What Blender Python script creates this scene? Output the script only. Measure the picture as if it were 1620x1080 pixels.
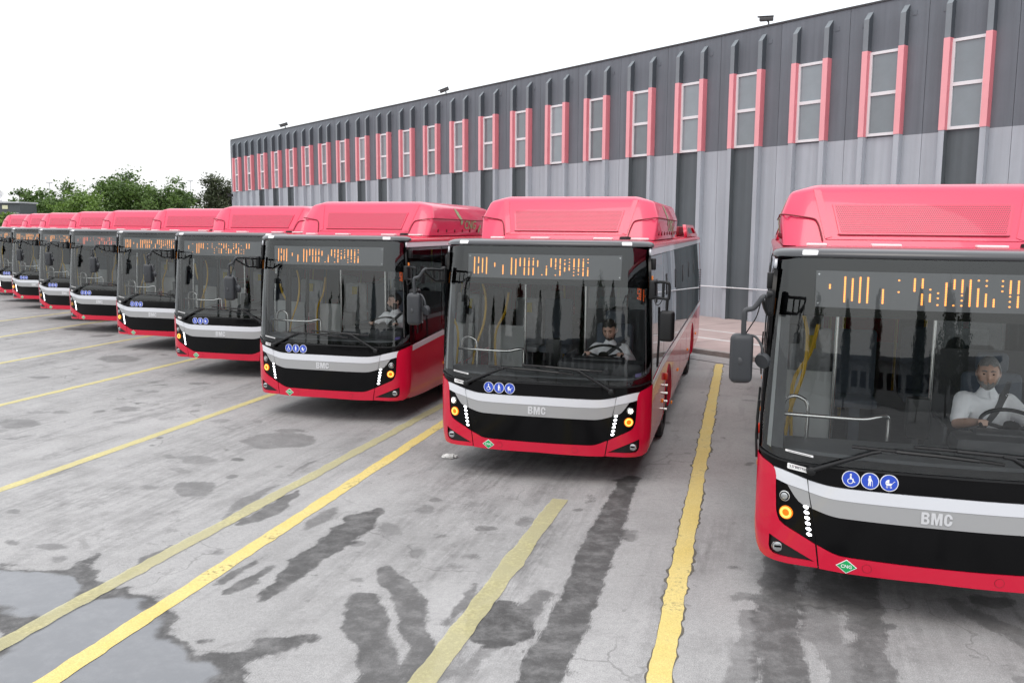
import bpy, bmesh, math, random
import numpy as np
from mathutils import Vector, Matrix, noise as mnoise

random.seed(7)
rng = np.random.default_rng(11)
for o in list(bpy.data.objects):
    bpy.data.objects.remove(o)
scene = bpy.context.scene
COL = scene.collection
R = math.radians

# ------------------------------------------------------------------ camera, sky, sun, exposure
F_PX, PITCH, ROLL, CAM_H = 1373.4, R(7.409), R(0.5), 2.955
cam = bpy.data.cameras.new("camera")
cam.sensor_width = 36.0
cam.lens = F_PX / 1620 * 36
cam.clip_start = 0.1
cam.clip_end = 3000
camo = bpy.data.objects.new("camera", cam)
COL.objects.link(camo)
camo.matrix_world = Matrix.Translation((0, 0, CAM_H)) @ Matrix.Rotation(R(90) - PITCH, 4, 'X') @ Matrix.Rotation(ROLL, 4, 'Z')
scene.camera = camo

SUN_EL, SUN_AZ = R(58), R(200)          # azimuth of the veiled sun, behind the camera
world = bpy.data.worlds.new("World")
scene.world = world
world.use_nodes = True
wn, wl = world.node_tree.nodes, world.node_tree.links
wn.clear()
w_out = wn.new('ShaderNodeOutputWorld')
sky = wn.new('ShaderNodeTexSky')
sky.sky_type = 'NISHITA'
sky.sun_disc = False
sky.sun_elevation = SUN_EL
sky.sun_rotation = SUN_AZ
sky.dust_density = 4.0
bg_sky = wn.new('ShaderNodeBackground')
bg_sky.inputs['Strength'].default_value = 0.05
wl.new(sky.outputs[0], bg_sky.inputs[0])
# overcast layer: evenly bright, brighter overhead than at the horizon (standard overcast sky)
tc = wn.new('ShaderNodeTexCoord')
sep = wn.new('ShaderNodeSeparateXYZ')
wl.new(tc.outputs['Generated'], sep.inputs[0])
mr = wn.new('ShaderNodeMapRange')
mr.inputs['From Min'].default_value = 0.0
mr.inputs['From Max'].default_value = 1.0
mr.inputs['To Min'].default_value = 0.98
mr.inputs['To Max'].default_value = 1.85
wl.new(sep.outputs['Z'], mr.inputs['Value'])
bg_cloud = wn.new('ShaderNodeBackground')
bg_cloud.inputs['Color'].default_value = (0.985, 0.99, 1.0, 1)
wl.new(mr.outputs[0], bg_cloud.inputs['Strength'])
addw = wn.new('ShaderNodeAddShader')
wl.new(bg_sky.outputs[0], addw.inputs[0])
wl.new(bg_cloud.outputs[0], addw.inputs[1])
wl.new(addw.outputs[0], w_out.inputs[0])

sun = bpy.data.lights.new("sun", 'SUN')
sun.energy = 0.6
sun.angle = R(30)
sun.color = (1.0, 0.97, 0.93)
suno = bpy.data.objects.new("sun", sun)
COL.objects.link(suno)
sd = Vector((math.sin(SUN_AZ) * math.cos(SUN_EL), math.cos(SUN_AZ) * math.cos(SUN_EL), math.sin(SUN_EL)))
suno.rotation_euler = (-sd).to_track_quat('-Z', 'Y').to_euler()

scene.view_settings.view_transform = 'Standard'
scene.view_settings.look = 'None'
scene.view_settings.exposure = 0.0
scene.view_settings.gamma = 1.0
scene.view_settings.use_curve_mapping = False
scene.render.engine = 'CYCLES'
scene.cycles.max_bounces = 10
scene.cycles.transparent_max_bounces = 24
scene.cycles.caustics_reflective = False
scene.cycles.caustics_refractive = False

# ------------------------------------------------------------------ photo pixel -> ground position
def ray(u, v):
    a, b = u - 810, v - 540
    c, s = math.cos(ROLL), math.sin(ROLL)
    x, y = (c * a + s * b) / F_PX, (-s * a + c * b) / F_PX
    c2, s2 = math.cos(PITCH), math.sin(PITCH)
    return (x, c2 - y * s2, -s2 - y * c2)

def ground(u, v, z=0.0):
    d = ray(u, v)
    t = (z - CAM_H) / d[2]
    return (d[0] * t, d[1] * t)

# ------------------------------------------------------------------ materials
MATS = {}
def mat(name, col=(.5, .5, .5), rough=.5, metal=0., coat=0., emit=None, estr=0., var=0., vscale=8., spec=.5, bump=0., bscale=40., alpha=None):
    if name in MATS:
        return MATS[name]
    m = bpy.data.materials.new(name)
    m.use_nodes = True
    nt = m.node_tree
    b = nt.nodes['Principled BSDF']
    b.inputs['Base Color'].default_value = (*col, 1)
    b.inputs['Roughness'].default_value = rough
    b.inputs['Metallic'].default_value = metal
    b.inputs['Specular IOR Level'].default_value = spec
    if coat:
        b.inputs['Coat Weight'].default_value = coat
        b.inputs['Coat Roughness'].default_value = .03
    if emit:
        b.inputs['Emission Color'].default_value = (*emit, 1)
        b.inputs['Emission Strength'].default_value = estr
    if var or bump:
        t = nt.nodes.new('ShaderNodeTexCoord')
        n = nt.nodes.new('ShaderNodeTexNoise')
        n.inputs['Scale'].default_value = vscale
        n.inputs['Detail'].default_value = 6
        n.inputs['Roughness'].default_value = .65
        nt.links.new(t.outputs['Object'], n.inputs['Vector'])
        if var:
            mp = nt.nodes.new('ShaderNodeMapRange')
            mp.inputs['From Min'].default_value = .25
            mp.inputs['From Max'].default_value = .75
            mp.inputs['To Min'].default_value = 1 - var
            mp.inputs['To Max'].default_value = 1 + var
            nt.links.new(n.outputs['Fac'], mp.inputs['Value'])
            mx = nt.nodes.new('ShaderNodeMix')
            mx.data_type = 'RGBA'
            mx.blend_type = 'MULTIPLY'
            mx.inputs['Factor'].default_value = 1
            mx.inputs['A'].default_value = (*col, 1)
            nt.links.new(mp.outputs[0], mx.inputs['B'])
            nt.links.new(mx.outputs['Result'], b.inputs['Base Color'])
            mr2 = nt.nodes.new('ShaderNodeMapRange')
            mr2.inputs['From Min'].default_value = .3
            mr2.inputs['From Max'].default_value = .7
            mr2.inputs['To Min'].default_value = rough * (1 - var)
            mr2.inputs['To Max'].default_value = min(1, rough * (1 + var))
            nt.links.new(n.outputs['Fac'], mr2.inputs['Value'])
            nt.links.new(mr2.outputs[0], b.inputs['Roughness'])
        if bump:
            n2 = nt.nodes.new('ShaderNodeTexNoise')
            n2.inputs['Scale'].default_value = bscale
            n2.inputs['Detail'].default_value = 4
            nt.links.new(t.outputs['Object'], n2.inputs['Vector'])
            bp = nt.nodes.new('ShaderNodeBump')
            bp.inputs['Strength'].default_value = bump
            bp.inputs['Distance'].default_value = .01
            nt.links.new(n2.outputs['Fac'], bp.inputs['Height'])
            nt.links.new(bp.outputs[0], b.inputs['Normal'])
    MATS[name] = m
    return m

def glass(name, tint=(.9, .95, .93), ior=1.6, rough=0.0):
    m = bpy.data.materials.new(name)
    m.use_nodes = True
    nt = m.node_tree
    nt.nodes.clear()
    o = nt.nodes.new('ShaderNodeOutputMaterial')
    t = nt.nodes.new('ShaderNodeBsdfTransparent')
    t.inputs[0].default_value = (*tint, 1)
    g = nt.nodes.new('ShaderNodeBsdfGlossy')
    g.inputs['Roughness'].default_value = rough
    g.inputs['Color'].default_value = (.95, .985, 1, 1)
    f = nt.nodes.new('ShaderNodeFresnel')
    f.inputs['IOR'].default_value = ior
    mx = nt.nodes.new('ShaderNodeMixShader')
    nt.links.new(f.outputs[0], mx.inputs[0])
    nt.links.new(t.outputs[0], mx.inputs[1])
    nt.links.new(g.outputs[0], mx.inputs[2])
    nt.links.new(mx.outputs[0], o.inputs[0])
    MATS[name] = m
    return m

M_RED = mat('red_paint', (.56, .006, .036), .25, coat=.45, var=.03, vscale=3, spec=.3)
M_REDM = mat('red_plastic', (.62, .012, .075), .33, coat=.6, var=.04, vscale=4)
M_REDD = mat('dark_red_gap', (.16, .004, .012), .6)
M_BLACK = mat('black_gloss', (.002, .002, .0025), .12, spec=.18)
M_BLACKP = mat('black_plastic', (.009, .0095, .0105), .42, var=.1, vscale=20, spec=.35)
M_VISOR = mat('dark_visor', (.035, .037, .042), .3, coat=.4)
M_GREYP = mat('grey_plastic', (.04, .043, .048), .5, var=.08, vscale=20)
M_MIRR = mat('mirror_housing', (.028, .031, .036), .48, bump=.15, bscale=400)
M_SILV = mat('light_silver_paint', (.66, .68, .72), .3, coat=.7)
M_GREY = mat('grey_paint', (.33, .335, .34), .34, coat=.5)
M_CHROME = mat('badge_metal', (.66, .67, .69), .3, metal=.25, coat=.5)
M_STEEL = mat('brushed_steel', (.72, .72, .70), .25, metal=1)
M_WHITE = mat('white_plastic', (.8, .8, .8), .4)
M_RUB = mat('rubber', (.018, .018, .019), .85, var=.2, vscale=15)
M_RIM = mat('steel_rim', (.42, .43, .44), .4, metal=.7)
M_UNDER = mat('underbody', (.012, .012, .012), .8)
M_INT = mat('interior_grey', (.30, .32, .33), .55, var=.06)
M_INTD = mat('interior_dark', (.05, .053, .058), .6, var=.1)
M_CEIL = mat('ceiling_panel', (.45, .46, .46), .55)
M_SEAT = mat('seat_fabric', (.10, .12, .15), .8, var=.2, vscale=30)
M_WRAP = mat('plastic_wrap', (.55, .56, .57), .22, var=.15, vscale=14, bump=.8, bscale=18)
M_YEL = mat('yellow_pole', (.75, .45, .01), .35)
M_BLUE = mat('sign_blue', (.02, .07, .50), .35)
M_SIGNW = mat('sign_white', (.82, .83, .85), .4)
M_GREEN = mat('sign_green', (.005, .36, .10), .35)
M_TXT = mat('text_grey', (.16, .16, .17), .6)
M_CNGL = mat('lettering_green', (.30, .38, .20), .45)
M_AMB = mat('amber_on', (1, .35, .02), .3, emit=(1, .55, .13), estr=1.35)
M_AMBC = mat('amber_core', (.5, .10, .0), .3, emit=(1, .22, .0), estr=.62)
M_AMBOFF = mat('amber_off', (.45, .22, .05), .25)
M_DRL = mat('daytime_on', (1, 1, 1), .3, emit=(.95, .97, 1), estr=5)
M_HLON = mat('headlight_on', (1, 1, 1), .2, emit=(1, .95, .85), estr=7)
M_LENS = mat('lamp_lens', (.5, .52, .53), .12, metal=.9)
M_PROJ = mat('projector_lens', (.42, .44, .45), .08, metal=.55, coat=1.0)
M_LED = mat('led_orange', (1, .4, .05), .4, emit=(1, .36, .07), estr=1.9)
M_LEDR = mat('led_red', (1, .15, .03), .4, emit=(1, .16, .03), estr=.35)
M_DISP = mat('display_face', (.21, .215, .225), .5)
M_SIDEAMB = mat('side_marker_lamp', (.7, .2, .02), .25, emit=(1, .3, .03), estr=.12)
M_SIDERED = mat('side_reflector_red', (.6, .05, .02), .25)
M_GLASS = glass('windscreen_glass', (.965, .985, .98), 1.66)
M_CLEAR = glass('side_glass', (.80, .84, .83), 1.6)
M_TINT = glass('tinted_glass', (.44, .47, .48), 1.6)

def vent_mat():
    m = mat('perforated_red', (.60, .012, .075), .38, coat=.4)
    nt = m.node_tree
    b = nt.nodes['Principled BSDF']
    t = nt.nodes.new('ShaderNodeTexCoord')
    s = nt.nodes.new('ShaderNodeSeparateXYZ')
    nt.links.new(t.outputs['Object'], s.inputs[0])
    def M(op, a, bb=None, c=None):
        n = nt.nodes.new('ShaderNodeMath'); n.operation = op
        for i, v in enumerate((a, bb, c)):
            if v is None: continue
            if isinstance(v, (int, float)): n.inputs[i].default_value = v
            else: nt.links.new(v, n.inputs[i])
        return n.outputs[0]
    P = .0165
    row = M('FLOOR', M('DIVIDE', s.outputs['Z'], P))
    xo = M('ADD', M('DIVIDE', s.outputs['X'], P), M('MULTIPLY', M('MODULO', row, 2), .5))
    fx = M('SUBTRACT', M('FRACT', M('ADD', xo, 500)), .5)
    fz = M('SUBTRACT', M('FRACT', M('DIVIDE', s.outputs['Z'], P)), .5)
    r2 = M('ADD', M('MULTIPLY', fx, fx), M('MULTIPLY', fz, fz))
    hole = M('LESS_THAN', r2, .105)
    mx = nt.nodes.new('ShaderNodeMix'); mx.data_type = 'RGBA'
    mx.inputs['A'].default_value = (.60, .012, .075, 1)
    mx.inputs['B'].default_value = (.13, .004, .012, 1)
    nt.links.new(hole, mx.inputs['Factor'])
    nt.links.new(mx.outputs['Result'], b.inputs['Base Color'])
    bp = nt.nodes.new('ShaderNodeBump'); bp.inputs['Strength'].default_value = .4; bp.invert = True
    bp.inputs['Distance'].default_value = .004
    nt.links.new(hole, bp.inputs['Height'])
    nt.links.new(bp.outputs[0], b.inputs['Normal'])
    return m
M_VENT = vent_mat()

# ------------------------------------------------------------------ object helpers
def link(name, me, m=None, parent=None):
    o = bpy.data.objects.new(name, me)
    COL.objects.link(o)
    if m is not None:
        for mm in (m if isinstance(m, (list, tuple)) else [m]):
            me.materials.append(mm)
    if parent is not None:
        o.parent = parent
    return o

def from_bm(name, bm, m=None, parent=None, smooth=False, ang=None):
    me = bpy.data.meshes.new(name)
    bm.to_mesh(me)
    bm.free()
    if smooth:
        for p in me.polygons: p.use_smooth = True
        if ang is not None:
            me.set_sharp_from_angle(angle=R(ang))
    return link(name, me, m, parent)

def empty(name, loc=(0, 0, 0), rz=0., parent=None):
    o = bpy.data.objects.new(name, None)
    COL.objects.link(o)
    o.location = loc
    o.rotation_euler = (0, 0, rz)
    o.empty_display_size = .3
    if parent: o.parent = parent
    return o

def tag(o, label=None, cat=None, group=None, kind=None):
    if label: o['label'] = label
    if cat: o['category'] = cat
    if group: o['group'] = group
    if kind: o['kind'] = kind
    return o

def add_box(bm, c, s, bevel=0., seg=2, rot=None):
    r = bmesh.ops.create_cube(bm, size=1.0)
    vs = r['verts']
    bmesh.ops.scale(bm, vec=s, verts=vs)
    if bevel:
        es = list({e for v in vs for e in v.link_edges})
        rr = bmesh.ops.bevel(bm, geom=es, offset=bevel, segments=seg, profile=.5, affect='EDGES')
        vs = list({v for f in rr['faces'] for v in f.verts} | {v for v in vs if v.is_valid})
    if rot is not None:
        bmesh.ops.rotate(bm, cent=(0, 0, 0), matrix=rot, verts=vs)
    bmesh.ops.translate(bm, vec=c, verts=vs)
    return vs

def box(name, c, s, m, parent=None, bevel=0., rot=None, smooth=None, seg=2):
    bm = bmesh.new()
    add_box(bm, c, s, bevel, seg, rot)
    return from_bm(name, bm, m, parent, smooth=bool(bevel) if smooth is None else smooth, ang=40)

def add_tube(bm, pts, r, n=8, cap=True, closed=False):
    pts = [Vector(p) for p in pts]
    rs = r if isinstance(r, (list, tuple)) else [r] * len(pts)
    rings = []
    N = len(pts)
    up = None
    for i, p in enumerate(pts):
        if closed:
            t = pts[(i + 1) % N] - pts[i - 1]
        else:
            t = pts[min(i + 1, N - 1)] - pts[max(i - 1, 0)]
        t.normalize()
        if up is None:
            up = Vector((0, 0, 1)) if abs(t.z) < .9 else Vector((1, 0, 0))
        a = t.cross(up)
        if a.length < 1e-4:
            a = t.cross(Vector((0, 1, 0)))
        a.normalize()
        b = a.cross(t).normalized()
        up = b
        rings.append([bm.verts.new(p + (a * math.cos(2 * math.pi * k / n) + b * math.sin(2 * math.pi * k / n)) * rs[i]) for k in range(n)])
    for i in range(N if closed else N - 1):
        A, B = rings[i], rings[(i + 1) % N]
        for k in range(n):
            bm.faces.new((A[k], A[(k + 1) % n], B[(k + 1) % n], B[k]))
    if cap and not closed:
        bm.faces.new(rings[0][::-1]); bm.faces.new(rings[-1])

def tube(name, pts, r, m, parent=None, n=8, closed=False):
    bm = bmesh.new()
    if pts and isinstance(pts[0][0], (list, tuple, Vector)):
        for pp in pts: add_tube(bm, pp, r, n, closed=closed)
    else:
        add_tube(bm, pts, r, n, closed=closed)
    bmesh.ops.recalc_face_normals(bm, faces=bm.faces)
    return from_bm(name, bm, m, parent, smooth=True, ang=50)

def arc(pts, k=6):
    """catmull-rom smoothing of a polyline"""
    P = [Vector(p) for p in pts]
    out = []
    for i in range(len(P) - 1):
        p0, p1, p2, p3 = P[max(i - 1, 0)], P[i], P[i + 1], P[min(i + 2, len(P) - 1)]
        for j in range(k):
            t = j / k
            out.append(.5 * ((2 * p1) + (p2 - p0) * t + (2 * p0 - 5 * p1 + 4 * p2 - p3) * t * t + (3 * p1 - p0 - 3 * p2 + p3) * t ** 3))
    out.append(P[-1])
    return out

def patch(name, loops, mapf, back, m, parent=None, acuts=(), bcuts=(), smooth=True):
    """flat outline(s) in (a,b) cut into strips, laid on a curved surface by mapf and given a returned rim of depth `back`"""
    if not isinstance(loops[0][0], (list, tuple)): loops = [loops]
    bm = bmesh.new()
    for lp in loops:
        vs = [bm.verts.new((a, 0, b)) for a, b in lp]
        for i in range(len(vs)):
            bm.edges.new((vs[i - 1], vs[i]))
    bmesh.ops.triangle_fill(bm, use_beauty=True, use_dissolve=False, edges=bm.edges[:])
    for a in acuts:
        bmesh.ops.bisect_plane(bm, geom=bm.verts[:] + bm.edges[:] + bm.faces[:], dist=1e-5, plane_co=(a, 0, 0), plane_no=(1, 0, 0))
    for b in bcuts:
        bmesh.ops.bisect_plane(bm, geom=bm.verts[:] + bm.edges[:] + bm.faces[:], dist=1e-5, plane_co=(0, 0, b), plane_no=(0, 0, 1))
    bv = Vector(back)
    for v in bm.verts:
        v.co = mapf(v.co.x, v.co.z)
    bm.normal_update()
    tot = sum((f.normal * f.calc_area() for f in bm.faces), Vector())
    if tot.dot(bv) > 0:
        bmesh.ops.reverse_faces(bm, faces=bm.faces[:])
    for f in bm.faces:
        if f.normal.dot(bv) > 1e-3: f.normal_flip()
    bd = [e for e in bm.edges if e.is_boundary]
    for e in bd: e.smooth = False
    r = bmesh.ops.extrude_edge_only(bm, edges=bd)
    nv = [g for g in r['geom'] if isinstance(g, bmesh.types.BMVert)]
    for v in nv: v.co += bv
    return from_bm(name, bm, m, parent, smooth=smooth)

def ell(cx, cz, rx, rz=None, n=24, a0=0.):
    rz = rx if rz is None else rz
    return [(cx + rx * math.cos(a0 + 2 * math.pi * k / n), cz + rz * math.sin(a0 + 2 * math.pi * k / n)) for k in range(n)]

def text_mesh(body, size, xs=1.0, bold=0.0, extrude=.0):
    cu = bpy.data.curves.new('lettering', 'FONT')
    cu.body = body
    cu.size = size
    cu.align_x = 'CENTER'
    cu.align_y = 'CENTER'
    cu.offset = bold
    cu.extrude = extrude
    cu.resolution_u = 3
    o = bpy.data.objects.new('lettering_tmp', cu)
    COL.objects.link(o)
    dg = bpy.context.evaluated_depsgraph_get()
    dg.update()
    me = bpy.data.meshes.new_from_object(o.evaluated_get(dg))
    bpy.data.objects.remove(o)
    for v in me.vertices: v.co.x *= xs
    me.materials.clear()
    return me

def copy_tree(o, parent=None):
    c = o.copy()
    COL.objects.link(c)
    if parent is not None: c.parent = parent
    for ch in list(CHILD.get(o.name, ())):
        copy_tree(ch, c)
    return c
CHILD = {}

# ------------------------------------------------------------------ ground
BUS = [  # x, y of the front, heading (bus length axis), from the photograph
    (3.186, 6.340, R(-16.3)), (0.340, 10.067, R(-14.9)), (-2.835, 13.232, R(-15.5)), (-5.656, 17.020, R(-15.1)),
    (-8.449, 20.579, R(-15.5)), (-11.279, 23.915, R(-15.6)), (-13.729, 26.841, R(-15.6)), (-16.669, 30.499, R(-15.6)), (-18.792, 33.126, R(-15.6)), (-21.45, 36.35, R(-15.6))]
TH = R(-38.4)
WD = Vector((math.sin(TH), math.cos(TH)))       # along the warehouse wall, towards the far end
WN = Vector((math.cos(TH), -math.sin(TH)))      # horizontal, away from the camera, square to the wall
WALL_D = 23.05

def vnoise(P, sc, seed=0, octv=3):
    """cheap smooth value noise on numpy points"""
    out = np.zeros(len(P)); amp = 1.; tot = 0
    r0 = np.random.default_rng(seed)
    for o in range(octv):
        tab = r0.random((64, 64))
        q = P * sc * (2 ** o) + 1000.3 * (o + 1)
        i = np.floor(q).astype(int); f = q - i
        f = f * f * (3 - 2 * f)
        a = tab[i[:, 0] % 64, i[:, 1] % 64]; b = tab[(i[:, 0] + 1) % 64, i[:, 1] % 64]
        c = tab[i[:, 0] % 64, (i[:, 1] + 1) % 64]; d = tab[(i[:, 0] + 1) % 64, (i[:, 1] + 1) % 64]
        out += amp * ((a * (1 - f[:, 0]) + b * f[:, 0]) * (1 - f[:, 1]) + (c * (1 - f[:, 0]) + d * f[:, 0]) * f[:, 1])
        tot += amp; amp *= .55
    return out / tot

def axis(parts):
    v = [parts[0][0]]
    for a, b, st in parts:
        n = max(1, int(round((b - a) / st)))
        v += list(np.linspace(a, b, n + 1)[1:])
    return np.array(v)
gx = axis([(-1500, -300, 300), (-300, -60, 60), (-60, -24, 4), (-24, -12, .3), (-12, -6, .12), (-6, 5.5, .045), (5.5, 9, .12), (9, 40, 3), (40, 300, 65), (300, 1500, 300)])
gy = axis([(-1500, -200, 325), (-200, -20, 30), (-20, 4.5, 3.5), (4.5, 8, .03), (8, 12, .05), (12, 20, .1), (20, 38, .3), (38, 80, 6), (80, 400, 80), (400, 2000, 400)])
GX, GY = np.meshgrid(gx, gy)
GP = np.stack([GX.ravel(), GY.ravel()], 1)
WARP = np.stack([vnoise(GP, 1.6, 1) - .5, vnoise(GP, 1.6, 2) - .5], 1) * .42 + np.stack([vnoise(GP, 6, 3) - .5, vnoise(GP, 6, 4) - .5], 1) * .20
dark = np.zeros(len(GP)); dstr = np.zeros(len(GP)); wet = np.zeros(len(GP)); scuff = np.zeros(len(GP))

def near(lo, hi, pad):
    return np.where((GP[:, 0] > lo[0] - pad) & (GP[:, 0] < hi[0] + pad) & (GP[:, 1] > lo[1] - pad) & (GP[:, 1] < hi[1] + pad))[0]

def poly_field(px, soft=.12, warp=1.0):
    Q = np.array([ground(*p) for p in px])
    idx = near(Q.min(0), Q.max(0), soft + .4)
    P = GP[idx] + WARP[idx] * warp
    ins = np.zeros(len(P), bool); dist = np.full(len(P), 1e9)
    for i in range(len(Q)):
        a, b = Q[i - 1], Q[i]
        cond = (a[1] > P[:, 1]) != (b[1] > P[:, 1])
        xx = (b[0] - a[0]) * (P[:, 1] - a[1]) / (b[1] - a[1] + 1e-12) + a[0]
        ins ^= cond & (P[:, 0] < xx)
        ab = b - a; t = np.clip(((P - a) @ ab) / (ab @ ab + 1e-12), 0, 1)
        dist = np.minimum(dist, np.linalg.norm(P - (a + t[:, None] * ab), axis=1))
    sdv = np.where(ins, dist, -dist)
    return idx, np.clip(.5 + sdv / (2 * soft), 0, 1)

def put(arr, idx, f, s, soft=0.):
    if arr is dark and soft <= .21 and not (s < .5 and soft >= .09):          # crisp-edged mark: outline and depth of tone kept apart
        win = f > dark[idx]
        dark[idx] = np.maximum(dark[idx], f)
        dstr[idx] = np.where(f > .05, np.maximum(np.where(win, s, dstr[idx]), dstr[idx] * (dark[idx] > .4)), dstr[idx])
        return
    if arr is dark: arr = scuff              # soft smear
    arr[idx] = np.maximum(arr[idx], f * s)

def st_poly(base, sc, pts, s, soft=.12, arr=None, warp=1.):
    i, f = poly_field([(base[0] + x / sc, base[1] + y / sc) for x, y in pts], soft, warp)
    put(dark if arr is None else arr, i, f, s, soft)

def st_ell(base, sc, cx, cy, rx, ry, s, soft=.08, arr=None, rot=0.):
    pts = []
    for k in range(20):
        a = 2 * math.pi * k / 20
        ex, ey = rx * math.cos(a), ry * math.sin(a)
        pts.append((cx + ex * math.cos(rot) - ey * math.sin(rot), cy + ex * math.sin(rot) + ey * math.cos(rot)))
    st_poly(base, sc, pts, s, soft, arr, .6)

def st_line(base, sc, pts, w, s, soft=.06, arr=None, warp=.5):
    """stroke through photo points with widths in metres on the ground"""
    Q = [np.array(ground(base[0] + x / sc, base[1] + y / sc)) for x, y in pts]
    ws = w if isinstance(w, (list, tuple)) else [w] * len(Q)
    allq = np.array(Q)
    idx = near(allq.min(0), allq.max(0), max(ws) + soft + .3)
    P = GP[idx] + WARP[idx] * warp
    best = np.full(len(P), -1e9)
    for i in range(len(Q) - 1):
        a, b = Q[i], Q[i + 1]
        ab = b - a; t = np.clip(((P - a) @ ab) / (ab @ ab + 1e-12), 0, 1)
        d = np.linalg.norm(P - (a + t[:, None] * ab), axis=1)
        best = np.maximum(best, (ws[i] * (1 - t) + ws[i + 1] * t) / 2 - d)
    put(dark if arr is None else arr, idx, np.clip(.5 + best / (2 * soft), 0, 1), s, soft)

A4, A5, A6 = ((0, 620), 2.348), ((540, 620), 2.348), ((1080, 620), 2.348)
A7 = ((0, 420), 3.682)
# the wet patch and standing water in the near left corner
st_poly(*A4, [(-60, 648), (120, 655), (230, 650), (340, 600), (352, 690), (420, 712), (480, 715), (575, 800), (690, 895), (750, 950), (880, 940), (1010, 895), (1150, 888), (1090, 945), (900, 990), (850, 1100), (840, 1200), (-60, 1200)], .95, .10)
st_poly(*A4, [(-60, 655), (180, 664), (290, 715), (330, 740), (160, 850), (90, 850), (20, 812), (-60, 790)], 1.0, .10, wet)
st_poly(*A4, [(20, 960), (140, 868), (400, 752), (470, 745), (545, 830), (640, 905), (735, 965), (760, 1020), (700, 1120), (660, 1200), (-60, 1200), (-20, 1010)], 1.0, .14, wet)
# oil spots and drips
for (cx, cy, rx, ry, s) in [(730, 355, 74, 25, .62), (1035, 178, 122, 28, .5), (735, 252, 66, 18, .48), (888, 246, 19, 7, .75), (70, 549, 38, 12, .7), (202, 567, 42, 11, .55), (1075, 142, 46, 8, .5),
                            (672, 297, 34, 7, .4), (836, 213, 10, 5, .8), (470, 62, 46, 8, .5), (370, 71, 20, 5, .55), (225, 78, 26, 5, .5), (708, 70, 12, 4, .5), (130, 78, 30, 6, .45), (115, 161, 14, 4, .6),
                            (262, 118, 10, 3, .6), (168, 247, 9, 3, .6), (30, 447, 16, 6, .6), (790, 585, 18, 8, .5), (780, 908, 22, 8, .8), (1140, 770, 14, 5, .5), (820, 105, 26, 5, .35), (210, 612, 30, 8, .5), (555, 348, 46, 7, .5), (640, 232, 20, 5, .5)]:
    st_ell(*A4, cx, cy, rx, ry, s)
st_ell(*A4, 440, 362, 105, 30, .55, .25, None, -.25)
st_ell(*A4, 180, 408, 70, 34, .5, .3); st_ell(*A4, 250, 500, 70, 46, .5, .35); st_ell(*A4, 350, 405, 60, 30, .45, .25)
st_ell(*A4, 60, 118, 100, 24, .5, .5); st_ell(*A4, 30, 180, 40, 10, .4, .3)
st_line(*A4, [(60, 440), (260, 370), (420, 350), (560, 300), (760, 205), (900, 140), (1010, 95)], [.9, 1.0, .7, .6, .7, .8, .8], .30, .5)
# drag marks
st_line(*A4, [(985, 760), (1120, 650), (1268, 525), (1340, 470), (1425, 432)], [.10, .22, .30, .26, .05], .95, .05)
st_line(*A4, [(812, 752), (900, 715), (1030, 640)], [.05, .16, .04], .85, .05)
st_line(*A4, [(800, 712), (870, 670), (990, 612)], [.04, .10, .03], .8, .05)
st_line(*A4, [(825, 470), (920, 400), (1015, 350)], [.04, .20, .06], .6, .08)
st_line(*A4, [(875, 488), (1000, 440), (1110, 365)], [.04, .26, .06], .8, .05)
st_line(*A4, [(1120, 510), (1200, 465), (1260, 430)], [.05, .2, .06], .6, .08)
st_line(*A4, [(455, 680), (540, 620), (635, 570)], [.03, .10, .03], .7, .05)
st_line(*A4, [(1065, 310), (1110, 275), (1165, 255)], [.03, .06, .03], .6, .05)
# tyre track, wet, leaving the second bus
st_line(*A5, [(1078, 320), (1020, 430), (985, 510), (940, 620), (880, 760), (800, 940), (730, 1090), (690, 1160)], [.22, .27, .30, .30, .30, .30, .31, .31], .93, .05, None, .25)
st_ell(*A5, 1062, 535, 26, 18, .6)
# tracks in the foreground
st_line(*A5, [(80, 760), (95, 860), (135, 1000), (150, 1100), (160, 1160)], [.20, .27, .27, .27, .24], .85, .06)
st_line(*A5, [(185, 650), (200, 690), (245, 800), (285, 900), (320, 960), (250, 1080)], [.14, .19, .22, .23, .20, .15], .82, .06)
st_ell(*A5, 608, 862, 116, 72, .97, .05)
st_line(*A5, [(660, 850), (700, 800), (750, 735)], [.22, .18, .10], .75, .07)
st_line(*A5, [(410, 860), (470, 790), (500, 720)], [.05, .12, .05], .7, .06)
st_line(*A5, [(440, 840), (520, 770), (590, 700)], [.08, .16, .05], .9, .05, scuff)
for (cx, cy, rx, ry, s) in [(298, 436, 32, 13, .6), (286, 597, 33, 12, .6), (155, 512, 60, 20, .5), (675, 478, 28, 14, .6), (722, 567, 17, 8, .85), (365, 541, 13, 5, .7), (480, 616, 18, 6, .5), (555, 468, 46, 16, .45),
                            (605, 392, 40, 16, .45), (490, 425, 90, 24, .45), (438, 648, 14, 4, .5), (850, 492, 36, 12, .4), (910, 398, 8, 14, .6), (952, 465, 5, 3, .7), (865, 1056, 20, 10, .7), (580, 268, 30, 10, .6)]:
    st_ell(*A5, cx, cy, rx, ry, s, .12)
for (a, b, w) in [((210, 320), (560, 215), .14), ((240, 370), (620, 240), .12), ((300, 380), (700, 235), .2), ((380, 410), (760, 250), .24), ((470, 370), (680, 290), .16), ((680, 420), (900, 260), .22), ((100, 560), (420, 400), .18), ((300, 720), (520, 520), .2)]:
    st_line(*A5, [a, ((a[0] + b[0]) / 2, (a[1] + b[1]) / 2 + 6), b], [w * .6, w, w * .7], .42, .1)
st_line(*A5, [(380, 240), (600, 250), (820, 250), (1040, 280)], [.7, 1.0, 1.0, .8], .42, .5)
st_line(*A5, [(500, 990), (620, 930), (700, 880)], [.03, .04, .03], .5, .04)
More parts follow.
